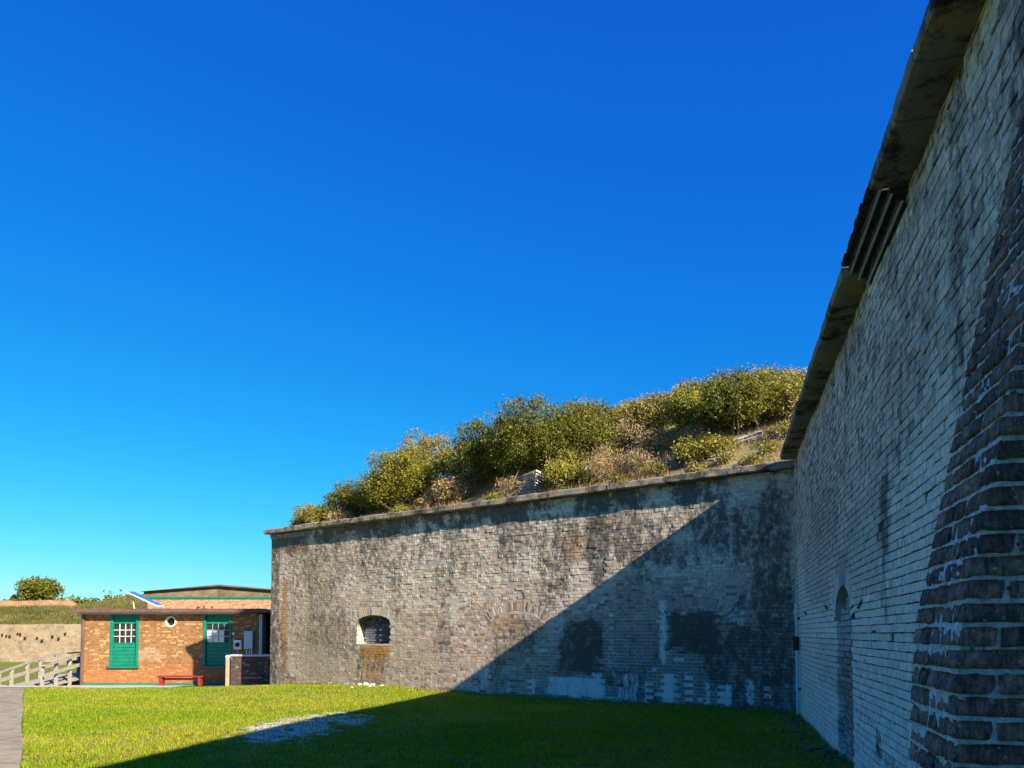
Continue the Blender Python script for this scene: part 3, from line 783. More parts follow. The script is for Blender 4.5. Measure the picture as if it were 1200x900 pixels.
for a, b in zip(J[:-1], J[1:]):
    if abs(a - 5.86) < .01: continue
    V = []; Fc = []; n = 4; dp = random.uniform(-.005, .005); dz = random.uniform(-.004, .004)
    for q in range(n + 1):
        uu = a + .012 + (b - a - .024) * q / n
        jp = random.gauss(0, .0025); jz = random.gauss(0, .002); chip = .012 if q in (0, n) and random.random() < .5 else 0
        for p_, z_ in ((-.8, .002), (OV - .06 + dp, .002 + dz * .3 + jz), (OV - .012 + dp + jp - chip, .008 + dz + jz + chip * .5), (OV + dp + jp - chip, .03 + dz + jz), (OV + dp + jp - chip * .5, .090 + dz + jz), (OV - .015 + dp + jp, .104 + dz), (-.8, .12)):
            V.append(RW.w(uu, p_, RW_TOP + z_) - Rk)
    for q in range(n):
        for r in range(7): Fc.append((q * 7 + r, q * 7 + (r + 1) % 7, (q + 1) * 7 + (r + 1) % 7, (q + 1) * 7 + r))
    Fc += [tuple(range(7)), tuple(n * 7 + r for r in range(7))]
    mesh_py('coping_slab', V, Fc, M['coping'], right)
M['corbel_dark'] = plain_mat('corbel_brick', (.03, .027, .022), (.10, .085, .065), 7, .95, 40, .8, .008)
M['corbel_pale'] = plain_mat('corbel_mortar', (.50, .46, .40), (.68, .64, .56), 14, .95, 40, .8, .008)
for k in range(4):
    zz = RW_TOP - .10 + .066 * k if k < 3 else RW_TOP + .098 ; pp = .070 * (k + 1) - .012
    u = 5.87 + (.0 if k % 2 else .06)
    while u < 7.32:
        e = min(u + .112, 7.335)
        mb = MB(); wbox(mb, RW, u, e, -.05, pp + random.uniform(-.006, .006), zz, zz + (.058 if k < 3 else .022), Rk, .005, .0015); mb.build('corbel_brick', M['corbel_dark'], right); u += .12
    if k < 3:
        mb = MB(); wbox(mb, RW, 5.87, 7.33, pp - .022, pp - .004, zz - .0085, zz - .0005, Rk); mb.build('corbel_joint', M['corbel_pale'], right)

# ------------------------------------------------------------------ near buttress of dark, eroded brick
butt = empty('brick_buttress', tuple(RW.w(2.7, .3, 0)), 'battered buttress of dark eroded bricks with pale mortar against the whitewashed wall', 'buttress')
Pk = np.array(butt.location)
S0, S1 = 2.44, 3.05
def pier_p(z):
    r = z - EYE
    return .65 - .205 * r if r > 0 else .65 - .055 * r
def round_brick(u0, u1, p0, p1, z0, z1, tilt):
    """rounded, pitted block on a 6x5x4 shell"""
    nx, ny_, nz = 5, 4, 3
    V = {}; L = []; Fq = []
    def vid(i, j, k):
        if (i, j, k) not in V:
            x, y, z = 2 * i / nx - 1, 2 * j / ny_ - 1, 2 * k / nz - 1
            hx, hy, hz = (u1 - u0) / 2, (p1 - p0) / 2, (z1 - z0) / 2; r = .007
            q = np.array([x * hx, y * hy, z * hz]); h = np.array([hx, hy, hz])
            inn = np.clip(q, -(h - r), h - r); d = q - inn; L_ = np.linalg.norm(d)
            q = inn + (d / L_ * r if L_ > 1e-6 else 0)
            q = q + rng.normal(0, .0024, 3) * np.array([.7, 1, .8])
            V[i, j, k] = len(L); L.append(RW.w((u0 + u1) / 2 + q[0], (p0 + p1) / 2 + q[1] + tilt * q[2], (z0 + z1) / 2 + q[2]))
        return V[i, j, k]
    for i in range(nx):
        for j in range(ny_):
            for k in (0, nz): Fq.append((vid(i, j, k), vid(i + 1, j, k), vid(i + 1, j + 1, k), vid(i, j + 1, k)))
    for i in range(nx):
        for k in range(nz):
            for j in (0, ny_): Fq.append((vid(i, j, k), vid(i + 1, j, k), vid(i + 1, j, k + 1), vid(i, j, k + 1)))
    for j in range(ny_):
        for k in range(nz):
            for i in (0, nx): Fq.append((vid(i, j, k), vid(i, j + 1, k), vid(i, j + 1, k + 1), vid(i, j, k + 1)))
    return np.array(L), np.array(Fq)
z = -.10; k = 0; CH = .0765; JT = .0125
pier_cols = [(.31, .18, .13), (.37, .225, .16), (.23, .14, .11), (.42, .265, .19), (.28, .17, .13)]
while z < RW_TOP - .01:
    z1 = min(z + CH - JT, RW_TOP - .004); pz = pier_p((z + z1) / 2)
    segs = []
    if pz > .10:
        if k % 2 == 0:      # stretcher on the near end, its header on the side
            segs.append((S0, S0 + .112, max(pz - .232, -.05), pz))
            rem = [(S0 + .124, S0 + .355), (S0 + .367, S1)]
            q = pz - .244
        else:
            segs.append((S0, S0 + .232, max(pz - .112, -.05), pz))
            rem = [(S0 + .244, S0 + .356), (S0 + .368, S0 + .480), (S0 + .492, S1)]
            q = pz - .124
        for a, b in rem: segs.append((a, b, max(pz - .16, -.05), pz))
        t = 1 if k % 2 else 0
        while q > .02:
            L = .232 if t % 2 else .112
            segs.append((S0, S0 + .11, max(q - L, -.03), q)); q -= L + .012; t += 1
        for a, b, p0, p1 in segs:
            if p1 - p0 < .03: continue
            jj = random.gauss(0, .004)
            V, Fc = round_brick(a + random.gauss(0, .002), b + random.gauss(0, .002), p0, p1 + (jj if p1 == pz else 0), z + random.gauss(0, .0015), z1 + random.gauss(0, .0015), -.2 if p1 == pz else 0)
            cen = V.mean(0); c = np.array(random.choice(pier_cols)) * random.uniform(.75, 1.25)
            mesh_np('brick', V - cen, Fc, M['pier'], butt, tuple(cen - Pk), np.repeat(c[None], len(V), 0), True)
    z += CH; k += 1
# mortar heart of the buttress, following the batter
zs = np.linspace(-.12, RW_TOP - .004, 150); V = []; Fc = []
prof = [(S0 + .010, -.03), (S0 + .010, 1), (S0 + .022, 1), (S1 - .022, 1), (S1 - .010, 1), (S1 - .010, -.03)]
ups = np.linspace(S0 + .012, S1 - .012, 24); pp_ = np.linspace(0, 1, 24)
ring = [('n', t) for t in pp_] + [('s', u) for u in ups] + [('f', t) for t in pp_[::-1]]
cc = []
for zi in zs:
    p = max(pier_p(zi) - .0085, .02)
    for kind, t in ring:
        a, b = (S0 + .0085, t * p) if kind == 'n' else ((t, p) if kind == 's' else (S1 - .0085, t * p))
        V.append(RW.w(a + random.gauss(0, .0022), b + random.gauss(0, .0022), zi) - Pk)
        cc.append(np.array([.92, .88, .80]) * random.uniform(.8, 1.15))
nr = len(ring)
for i in range(len(zs) - 1):
    for q in range(nr - 1): Fc.append((i * nr + q, i * nr + q + 1, (i + 1) * nr + q + 1, (i + 1) * nr + q))
mesh_np('mortar', np.array(V), np.array(Fc), M['pier_mortar'], butt, None, np.array(cc))

# pipe by the corner
ps = RW.hit(938, 770)[0]
pipe = empty('drain_pipe', tuple(RW.w(ps, .05, 0)), 'thin pale vertical pipe fixed to the whitewashed wall beside the corner', 'pipe')
pb = np.array(pipe.location); zt = RW.hit(937, 707)[1]
MB().tube([RW.w(ps, .06, -.05) - pb, RW.w(ps, .06, zt) - pb, RW.w(ps, .03, zt + .05) - pb, RW.w(ps, -.03, zt + .06) - pb], .026, 10).build('tube', M['pipe'], pipe, None, True)
mb = MB(); zv = RW.hit(938, 752)[1]; wbox(mb, RW, ps - .05, ps + .06, .02, .12, zv - .16, zv + .1, pb, .015); mb.build('valve', M['rust'], pipe)
mb = MB()
for zz in (.5, zt - .3): wbox(mb, RW, ps - .05, ps + .05, -.01, .045, zz, zz + .04, pb)
mb.build('bracket', M['rust'], pipe)
# iron spikes left in the wall
for (x, y, dx) in ((945, 722, .22), (968, 716, .32), (1011, 695, .0)):
    u, z_ = RW.hit(x, y)
    r = MB().tube([RW.w(u, -.03, z_), RW.w(u - dx, .05, z_ + (.06 if dx else -.16))], .014, 6).build('iron_spike', M['rust'])
    tag(r, 'short rusty iron spike stuck in the whitewashed wall', 'spike', 'iron spikes in the whitewashed wall')

# ------------------------------------------------------------------ earth bank behind the back wall
def crest(u):
    return np.interp(u, [-8, 4.5, 7, 10, 12, 14, 15.6, 16.5, 18], [3.15, 3.10, 2.8, 2.6, 2.25, 1.25, .5, .12, .05])
def bank_z(u, q):
    u = np.asarray(u, float); q = np.asarray(q, float)
    pr = np.clip((q - .35) / 4.4, 0, 1); pr = pr * (1.15 - .15 * pr)
    return BW_TOP + .13 + crest(u) * pr + (fbm(u * .7, q * .7, 71) - .5) * .35 * np.clip(q - .3, 0, 1)
bu = np.linspace(-7, 16.6, 110); bq = np.r_[np.linspace(.3, 6, 30), 8, 11]
U, Q = np.meshgrid(bu, bq, indexing='ij')
Vb = BW.w(U, -Q, bank_z(U, Q)).reshape(-1, 3)
i, j = np.meshgrid(np.arange(109), np.arange(len(bq) - 1), indexing='ij'); i = i.ravel(); j = j.ravel(); nq = len(bq)
bank = mesh_np('embankment', Vb, np.stack([i * nq + j, (i + 1) * nq + j, (i + 1) * nq + j + 1, i * nq + j + 1], 1), M['earth'], None, None, None, True)
tag(bank, 'earth bank rising behind the fort wall, overgrown with shrubs and dry grass', None, None, 'structure')
def bank_pt(u, q, dz=0.0):
    return BW.w(u, -q, float(bank_z(u, q)) + dz)

KIND = {'dark': ((.070, .090, .012), (.19, .185, .020)), 'mid': ((.12, .125, .016), (.29, .26, .03)), 'olive': ((.18, .16, .04), (.34, .29, .08)),
        'light': ((.16, .165, .026), (.34, .30, .06)), 'dry': ((.26, .19, .09), (.50, .37, .19))}
def leaves(cent, spread, per, ln, wd, cols, flat=.35):
    n = len(cent) * per
    c = np.repeat(cent, per, 0) + rng.normal(0, 1, (n, 3)) * spread
    a = rng.normal(0, 1, (n, 3)); a[:, 2] = np.abs(a[:, 2]) * .8 + .1; a /= np.linalg.norm(a, axis=1)[:, None]
    b = np.cross(a, rng.normal(0, 1, (n, 3)) + np.array([0, 0, flat])); b /= np.linalg.norm(b, axis=1)[:, None] + 1e-9
    s = (.6 + .8 * rng.random((n, 1))); V = np.zeros((n, 4, 3))
    V[:, 0] = c - a * ln * s; V[:, 1] = c + b * wd * s; V[:, 2] = c + a * ln * s; V[:, 3] = c - b * wd * s
    tint = np.repeat(rng.random((len(cent), 1)), per, 0)
    t = np.clip(.5 * tint + .5 * rng.random((n, 1)), 0, 1)
    C = lerp(np.array(cols[0]), np.array(cols[1]), t)
    C = np.where(rng.random((n, 1)) < .025, np.array([.24, .17, .06]), C)
    return V.reshape(-1, 3), np.arange(n * 4).reshape(-1, 4), np.repeat(C, 4, 0)
def crown_points(n, w, d, h, base=0.0, lobes=6, hollow=.45):
    """points through a lumpy crown, thick towards its outside"""
    lb = [(rng.normal(0, .28), rng.normal(0, .28), rng.uniform(.35, .75), rng.uniform(.38, .62)) for _ in range(lobes)]
    P = []
    while len(P) < n:
        k = rng.integers(lobes); x, y, z, r = lb[k]
        v = rng.normal(0, 1, 3); v /= np.linalg.norm(v); rr = r * (hollow + (1 - hollow) * rng.random() ** .6) * (.8 + .4 * vnoise(v[0] * 3 + k, v[2] * 3 + v[1] * 2, 7))
        p = np.array([x, y, z]) + v * rr * np.array([1, 1, .75])
        if p[2] < .03: continue
        P.append(p)
    P = np.array(P); P[:, 0] *= w / 1.5; P[:, 1] *= d / 1.5; P[:, 2] = base + P[:, 2] * h / 1.05
    return P
def shrub(label, u, q, w, h, kind, n=230, per=16, ln=.034, wd=.017, name='shrub', group=None, twigs=12, spread=.075, lobes=6):
    root = empty(name, tuple(bank_pt(u, q, -.02)), label, 'shrub', group)
    P = crown_points(n, w, w * .8, h, 0.03, lobes)
    V, Fc, C = leaves(P, spread, per, ln, wd, KIND[kind])
    mesh_np('foliage', V, Fc, M['leaf'], root, None, C)
    mb = MB()
    for t in range(twigs):
        e = P[rng.integers(len(P))] * 1.05; s = np.array([rng.normal(0, w * .12), rng.normal(0, w * .1), -.05]); m = (s + e) / 2 + rng.normal(0, .06, 3)
        mb.tube([s, m, e], [.014, .009, .003], 4, False)
    for t in range(max(3, twigs // 2)):
        e = P[np.argsort(-P[:, 2])[rng.integers(12)]]; mb.tube([e * .8, e + np.array([rng.normal(0, .08), rng.normal(0, .08), rng.uniform(.08, .28)])], [.006, .002], 3, False)
    mb.build('stem', M['bark'], root)
    return root
# (px x, q, width, height, kind, label)
def uat(x, q):     # wall coordinate u of a spot q metres behind the wall seen in column x
    a, _ = ray(x, 560); d = np.array([a, 1.0, 0]); o = BW.O - q * BW.n
    t = np.dot(o, BW.n) / np.dot(d, BW.n); return float(np.dot(t * d - BW.O, BW.u))
big = [(640, 1.25, 2.6, 2.0, 'dark', 520, 'largest dense green shrub on the bank, right behind the tilted brick pile'),
       (562, 1.3, 2.1, 1.8, 'dark', 380, 'dark olive shrub between the tilted brick pile and the wide yellow green shrub'),
       (478, 1.0, 2.6, 1.75, 'mid', 430, 'wide yellow green shrub near the low end of the bank'),
       (415, 1.4, 1.5, 1.25, 'dark', 260, 'small dark shrub on the falling end of the bank'),
       (368, .8, 1.1, .62, 'olive', 170, 'lowest scraggly shrub at the free end of the wall'),
       (700, 2.3, 1.5, 1.35, 'dark', 260, 'dark green shrub above the brown dead grass on the bank'),
       (668, .75, .9, .75, 'light', 150, 'low bright green shrub right behind the coping, in front of the largest shrub'),
       (880, 1.9, 1.9, 1.1, 'dark', 420, 'dense dark shrub on the bank above the broken brick courses'),
       (815, 2.4, 1.3, .9, 'light', 220, 'feathery light green shrub over bare grey branches on the bank'),
       (770, 2.9, 1.4, .8, 'olive', 220, 'grey olive rounded shrub above the dead grass hollow'),
       (940, 2.2, 1.1, .8, 'light', 170, 'light green shrub touching the right wall coping on the bank'),
       (515, 2.4, 1.8, 1.5, 'olive', 260, 'grey olive shrub standing behind the wide yellow green shrub'),
       (440, 2.2, 1.7, 1.2, 'mid', 240, 'olive green shrub on the skyline of the falling bank'),
       (825, 1.0, .8, .5, 'light', 110, 'tiny green weed clump between the broken brick courses and the coping'),
       (535, .8, .8, .6, 'dry', 90, 'dry brown twiggy bush close behind the coping')]
for x, q, w, h, kd, n, lab in big:
    shrub(lab, uat(x, q), q, w * 1.12, h * 1.08, kd, int(n * 1.9), 24, .032, .016)
cr = []
for x in range(585, 1010, 24):
    for q in (3.3, 4.2, 5.1):
        if x > 690:
            if random.random() < .75: cr.append((x + random.uniform(-9, 9) + q, q + random.uniform(-.3, .3), random.uniform(.9, 1.5), random.uniform(.35, .70), random.choice(['olive', 'mid', 'olive', 'dry', 'dark', 'light'])))
            continue
        cr.append((x + random.uniform(-9, 9) + q, q + random.uniform(-.3, .3), random.uniform(1.1, 1.6), random.uniform(.65, 1.05), random.choice(['mid', 'olive', 'light', 'olive', 'dark', 'dry', 'mid'])))
for x, q, h in ((600, 2.4, 1.5), (525, 1.5, 1.3), (445, 1.2, 1.1), (392, 1.1, .8), (720, 3.0, .9), (905, 3.0, .9), (395, 2.6, .8), (405, 3.6, .95), (430, 4.2, 1.2), (460, 3.6, 1.2), (485, 4.3, 1.1), (510, 4.9, 1.0), (540, 3.5, 1.2), (560, 4.5, 1.0), (378, 1.7, .7), (355, .9, .45)):
    cr.append((x, q, random.uniform(1.0, 1.5), h, random.choice(['mid', 'olive', 'dark', 'mid'])))
for x, q, w, h, kd in cr:
    nm = {'mid': 'yellowish green', 'olive': 'grey olive', 'light': 'pale green', 'dry': 'dry brown', 'dark': 'dark green'}[kd]
    shrub('low %s shrub among the scrub on the upper bank' % nm, uat(x, q), q, w, h, kd, 170, 22, .033, .014, group='low scrub on the upper bank', twigs=7, spread=.08, lobes=5)

# dry grass and weeds of the bank
n = 110000
u = rng.uniform(-1.5, 16.4, n); q = .22 + 5.0 * rng.random(n) ** 1.25
dn = fbm(u * 1.1, q * 1.4, 91)
hol = np.exp(-(((u - uat(725, 1.5)) / 1.1) ** 2 + ((q - 1.6) / .8) ** 2))
bare = np.exp(-(((u - uat(830, .9)) / 1.3) ** 2 + ((q - .8) / .5) ** 2))
keep = rng.random(n) < (.22 + 2.4 * (dn - .45) + hol - .6 * bare)
u, q, dn, hol = u[keep], q[keep], dn[keep], hol[keep]
W = BW.w(u, -q, bank_z(u, q)); n = len(u)
L = (.06 + .17 * rng.random(n)) * (.4 + 1.1 * dn) * (1 + 1.2 * hol)
c = lerp(np.array([.32, .23, .10]), np.array([.58, .44, .22]), rng.random((n, 1)))
c = np.where(rng.random((n, 1)) < .18, np.array([.15, .145, .035]), c); c = lerp(c, np.array([.27, .17, .09]), (hol * .7)[:, None])
tag(blades('dry_grass', W[:, 0], W[:, 1], W[:, 2], L, .010 + .01 * rng.random(n), .9, c, M['blade']), 'straw coloured dry grass covering the bank behind the coping', 'dry grass', None, 'stuff')

for x, q, w, h in ((722, 1.3, 1.1, .7), (745, .8, .9, .5), (700, .75, .8, .55), (765, 1.8, 1.0, .7), (735, 2.1, 1.2, .8), (800, 1.7, .9, .55), (955, 1.6, 1.0, .8), (595, .7, .7, .5), (505, .55, .7, .4), (400, .6, .7, .35)):
    shrub('dead brown twiggy bush among the dry grass behind the coping', uat(x, q), q, w, h, 'dry', 90, 12, .05, .008, 'dead_bush', 'dead bushes behind the coping', 14, .09, 5)
for x, q in ((690, .7), (778, .6), (850, .8), (795, 1.0), (905, .9), (880, .6), (842, 1.4), (925, 1.4), (755, 1.2), (860, 1.9), (580, .5), (470, .45), (720, .5), (815, .5)):
    shrub('small green weed clump in the dry grass behind the coping', uat(x, q), q, random.uniform(.4, .7), random.uniform(.18, .34), random.choice(['light', 'mid', 'olive']), 45, 12, .03, .012, 'weed_clump', 'weed clumps behind the coping', 4, .05, 4)

# broken brickwork lying in the bank
ruin_cols = [(.10, .085, .08), (.14, .11, .095), (.075, .07, .068), (.20, .15, .12)]
def ruin(label, x, y, q, nw, nc, tilt, yaw, lean=0.0, st=.215, dz=0.0):
    u0 = uat(x, q); root = empty('brick_pile', tuple(bank_pt(u0, q, dz)), label, 'brick pile')
    root.rotation_euler = (lean, tilt, yaw)
    mb = MB(); mb.box(-nw * st / 2 + .012, nw * st / 2 - .012, .012, .30, -.1, nc * .08 - .014); mb.build('mortar', M['scarp_mortar2'], root)
    for k in range(nc):
        xx = -nw * st / 2 - (st / 2 if k % 2 else 0)
        while xx < nw * st / 2 - .02:
            a, b = max(xx, -nw * st / 2), min(xx + st, nw * st / 2)
            if b - a > .05:
                d = random.uniform(-.008, .012)
                mm = MB(); mm.box(a + .008, b - .008, -d, .31 + d, k * .08 + .010 - .05, k * .08 + .072 - .05, .007); o = mm.build('brick', random.choice(M['ruin']), root)
            xx += st
    return root
M['scarp_mortar2'] = plain_mat('old_mortar', (.42, .40, .36), (.60, .58, .53), 20, .95, 40, .6, .006)
M['ruin'] = [plain_mat('ruin_brick%d' % k, tuple(v * .7 for v in c), tuple(v * 1.3 for v in c), 10, .95, 40, .7, .006) for k, c in enumerate(ruin_cols)]
yaw0 = math.atan2(BW.u[1], BW.u[0]) + math.pi
ruin('squat tilted pile of bricks standing under the largest shrub on the bank', 611, 557, .62, 5, 8, R(-6), yaw0 - R(12), R(-14), st=.19)
ruin('low broken brick courses lying flat in the bank above the coping', 826, 530, .9, 5, 3, R(-3), yaw0, R(-28), dz=-.02)
ruin('two broken brick courses under the dense dark shrub on the bank', 878, 512, 1.5, 3, 3, R(-12), yaw0 + R(8), R(-25))
ruin('half buried brick course in the dead grass hollow of the bank', 762, 540, 1.0, 4, 2, R(-4), yaw0, R(-35), dz=-.03)

# ------------------------------------------------------------------ low brick house with green windows
YB = 31.0
hx = lambda x: ray(x, 742)[0] * YB
hz = lambda y: EYE + ray(600, y)[1] * YB
house = empty('brick_house', (hx(200), YB + 2.5, -.56), 'low orange brick house with a flat roof and two green windows', 'house')
Hk = np.array(house.location)
HF = Frame((hx(97), YB, 0), (1, 0), (0, -1)); HW = hx(303) - hx(97)
zb, ze = -.6, hz(719)
hu = lambda x: hx(x) - hx(97)
wins = [(130, 162), (239, 271)]
holes = [Hole(hu(a), hu(b), hz(780), hz(721) - .001, hz(721)) for a, b in wins]
vent = (hu(200), hz(728.5), .215)
vh = Hole(vent[0] - .15, vent[0] + .15, vent[1] - .15, vent[1] + .149, vent[1] + .15)
A = lay(0, HW, zb, ze, .075, .011, .225, .1125)
uc = (A[:, 0] + A[:, 1]) / 2; zc = (A[:, 2] + A[:, 3]) / 2
ok = (np.hypot(uc - vent[0], zc - vent[1]) > vent[2] + .02)
for h in holes: ok &= ~((uc > h.ua - .04) & (uc < h.ub + .04) & (zc > h.za) & (zc < h.zc))
A = A[ok]; uc, zc = uc[ok], zc[ok]; n = len(A)
c = lerp(np.array([.19, .090, .036]), np.array([.29, .155, .066]), rng.random((n, 1)))
c = np.where(rng.random((n, 1)) < .16, np.array([.38, .235, .115]), c); c = np.where(rng.random((n, 1)) < .10, np.array([.22, .085, .04]), c)
c = lerp(c, np.array([.36, .27, .17]), (np.clip(blobs([(hu(178), hz(768), .6, .3, .7)], uc, zc, 1.5, 4, 200) - rng.random(n) * .5, 0, 1))[:, None])
c = lerp(c, np.array([.40, .13, .04]), (.5 * (1 - sstep(hz(792), hz(770), zc)))[:, None])
V = brick_local(A, .004 + rng.normal(0, .002, n), .005, .05, .002, .002)
place_bricks(HF, V, c, M['house'], house, 300)
mortar_sheet('mortar', HF, 0, HW, zb, ze, .15, holes + [vh], lambda u, z: np.repeat(np.array([[.27, .175, .09]]), len(u), 0), -.006, M['house'], house, .001)
def hb(mb, x0, x1, y0, y1, z0, z1, ch=0): return mb.box(x0 - Hk[0], x1 - Hk[0], y0 - Hk[1], y1 - Hk[1], z0 - Hk[2], z1 - Hk[2], ch)
XL, XR = hx(97), hx(303)
mb = MB(); hb(mb, XL, XL + .2, YB + .01, YB + 5, zb, ze); hb(mb, XR - .2, XR, YB + .01, YB + 5, zb, ze); hb(mb, XL, XR, YB + 4.8, YB + 5, zb, ze); hb(mb, XL + .21, XR - .21, YB + .25, YB + .3, zb, ze)
mb.build('wall', plain_mat('house_side', (.30, .15, .07), (.42, .24, .12), 8, .9), house)
mb = MB(); hb(mb, hx(92), hx(316), YB - .42, YB + 5.3, hz(717.6), hz(714), .01); roof = mb.build('roof', M['roofing'], house)
mb = MB(); hb(mb, hx(91.6), hx(316), YB - .47, YB - .424, hz(718.3), hz(713.6), .006); mb.build('fascia', M['brown'], roof)
mb = MB(); hb(mb, hx(97), hx(306), YB - .42, YB - .02, hz(719.8), hz(718.0)); mb.build('soffit', M['darkwood'], roof)
mb = MB(); hb(mb, XL + .02, hx(268), YB - .055, YB - .012, -.6, hz(800.5), .005); mb.build('plinth_board', M['green'], house)
mb = MB(); hb(mb, XL - .03, XL + .09, YB - .10, YB - .015, -.55, hz(719), .02); mb.build('downpipe', M['brown'], house)
for wi, ((a, b), h) in enumerate(zip(wins, holes)):
    x0, x1 = hx(a), hx(b); zt, zbm = hz(721), hz(780)
    mb = MB()
    hb(mb, x0 - .03, x0 + .085, YB - .03, YB + .10, zbm, zt, .006); hb(mb, x1 - .085, x1 + .03, YB - .03, YB + .10, zbm, zt, .006); hb(mb, x0 - .03, x1 + .03, YB - .032, YB + .10, zt - .02, zt + .045, .006)
    w = mb.build('window', M['green'], house)
    if wi: w['label'] = 'green window with a white blind behind its panes, in shade'
    mb = MB(); hb(mb, x0 - .09, x1 + .07, YB - .11, YB + .10, hz(783), zbm, .008); mb.build('sill', M['green'], w)
    mb = MB(); hb(mb, x0 + .086, x1 - .086, YB + .035, YB + .09, hz(728.5), zt - .021, .008); mb.build('transom_board', M['green'], w)
    pz0, pz1 = hz(753), hz(731)
    mb = MB(); hb(mb, x0 + .086, x1 - .086, YB + .055, YB + .12, pz1, hz(728.5) - .002, .005); hb(mb, x0 + .086, x1 - .086, YB + .055, YB + .12, pz0 - .05, pz0, .005); mb.build('sash', M['green'], w)
    px0, px1 = x0 + .086, x1 - .086; pw = (px1 - px0) / 4; ph = (pz1 - pz0) / 3
    for k in range(3):
        mb = MB(); hb(mb, px0 + pw * (k + 1) - .011, px0 + pw * (k + 1) + .011, YB + .065, YB + .09, pz0, pz1); mb.build('muntin', M['white'] if wi == 0 else M['greymetal'], w)
    for k in range(2):
        mb = MB(); hb(mb, px0, px1, YB + .068, YB + .092, pz0 + ph * (k + 1) - .011, pz0 + ph * (k + 1) + .011); mb.build('muntin', M['white'] if wi == 0 else M['greymetal'], w)
    for r in range(3):
        for q in range(4):
            mb = MB(); hb(mb, px0 + pw * q + .011, px0 + pw * (q + 1) - .011, YB + .098, YB + .104, pz0 + ph * r + .011, pz0 + ph * (r + 1) - .011); mb.build('pane', M['blind'] if (wi == 1 and r < 2 and q < 3) else M['glass'], w)
    nbm = 6; zz0, zz1 = zbm, pz0 - .052
    for k in range(nbm):
        mb = MB(); hb(mb, x0 + .086, x1 - .086, YB + .05, YB + .085, zz0 + (zz1 - zz0) * k / nbm + .004, zz0 + (zz1 - zz0) * (k + 1) / nbm - .004, .005); mb.build('board', M['green'], w)
    mb = MB(); hb(mb, x0 + .05, x1 - .05, YB + .105, YB + .12, zbm, zt); mb.build('backing', M['black'], w)
# round vent
cx, cz = hx(200), hz(728.5); mb = MB(); V = []; n = 28
for (r, y) in ((.225, -.03), (.225, .0), (.165, -.03), (.165, .10)):
    for k in range(n): V.append((cx + r * math.cos(2 * math.pi * k / n) - Hk[0], YB + y - Hk[1], cz + r * math.sin(2 * math.pi * k / n) - Hk[2]))
Fc = []
for k in range(n):
    k2 = (k + 1) % n; Fc += [(k, k2, n + k2, n + k), (k, k2, 2 * n + k2, 2 * n + k), (2 * n + k, 2 * n + k2, 3 * n + k2, 3 * n + k)]
rv = mesh_py('round_vent', V, Fc, M['cream'], house)
mesh_py('vent_void', V[3 * n:], [tuple(range(n))], M['black'], rv)
# dark entrance bay between house and fort wall
mb = MB(); hb(mb, XR + .004, hx(321), YB + .9, YB + 1.0, -.5, ze - .01); mb.build('door', M['black'], house)
mb = MB(); hb(mb, hx(303.5), hx(305.5), YB - .02, YB + .06, -.45, ze - .004, .01); hb(mb, hx(306), hx(307.5), YB - .05, YB - .0, -.45, ze - .006, .01); mb.build('door_post', M['greymetal'], house)
# things on the roof
solar = empty('roof_panel', (hx(160), YB + 1.2, hz(714.2)), 'tilted blue panel with a white rim on struts, standing on the house roof', 'solar panel')
S_ = np.array(solar.location); ps0 = at(184, 711, YB + .9); ps1 = at(147, 694, YB + .9)
dv = ps1 - ps0; Ld = np.linalg.norm(dv); dv /= Ld; nvv = np.array([dv[2], 0, -dv[0]]); nvv = nvv if nvv[2] > 0 else -nvv
tl = np.array([0, math.cos(R(3)), math.sin(R(3))]); nvv = np.cross(dv, tl); nvv = nvv if nvv[2] > 0 else -nvv
def pbox(a0, a1, b0, b1, c0, c1): return MB().box(a0, a1, b0, b1, c0, c1, .004, lambda p: tuple(ps0 - S_ + dv * p[0] + tl * p[1] + nvv * p[2]))
pbox(0, Ld, 0, .62, 0, .045).build('rim', M['white'], solar); pbox(.03, Ld - .03, .03, .59, .046, .052).build('solar_surface', M['panelblue'], solar)
zr = hz(714) - S_[2]
mb = MB().tube([ps1 - S_ + np.array([.12, .3, -.06]), (hx(140) - S_[0], .0, zr)], .022, 6).tube([ps1 - S_ + np.array([.15, .3, -.06]), (hx(157) - S_[0], .1, zr)], .018, 6)
mb.build('strut', M['pipe'], solar)
M["_"] = None
for k, (x, w, h_) in enumerate(((219, .16, .06), (228, .12, .13), (237.5, .12, .09))):
    v = empty('roof_vent', (hx(x), YB + .9, hz(714) + .0), ['flat dark flashing on the house roof', 'tallest dark bent vent pipe on the house roof', 'short stubby dark vent on the house roof'][k], 'roof vent', None)
    MB().box(-w / 2, w / 2, -.08, .08, -.01, .03, .008).build('base', M['rust'], v)
    MB().tube([(0, 0, .02), (0, 0, .02 + h_), (.05 if k else .12, 0, .05 + h_ * 1.1)], .035, 8).build('pipe', M['rust'], v)

# taller building behind with a low gable
YR = 37.5
rx = lambda x: ray(x, 742)[0] * YR
rz = lambda y: EYE + ray(600, y)[1] * YR
rear = empty('gabled_building', (rx(245), YR + 4, -.5), 'taller brick building with a low brown gable and green trim behind the low house', 'building')
Gk = np.array(rear.location)
RFm = Frame((rx(172), YR, 0), (1, 0), (0, -1)); rwid = rx(330) - rx(172)
A = lay(0, rwid, .8, rz(701.5), .08, .012, .23, .115); n = len(A)
c = lerp(np.array([.28, .14, .08]), np.array([.42, .25, .15]), rng.random((n, 1)))
V = brick_local(A, .004 + rng.normal(0, .002, n), .005, .05); place_bricks(RFm, V, c, M['house'], rear, 0)
def rb(mb, x0, x1, y0, y1, z0, z1, ch=0): return mb.box(x0 - Gk[0], x1 - Gk[0], y0 - Gk[1], y1 - Gk[1], z0 - Gk[2], z1 - Gk[2], ch)
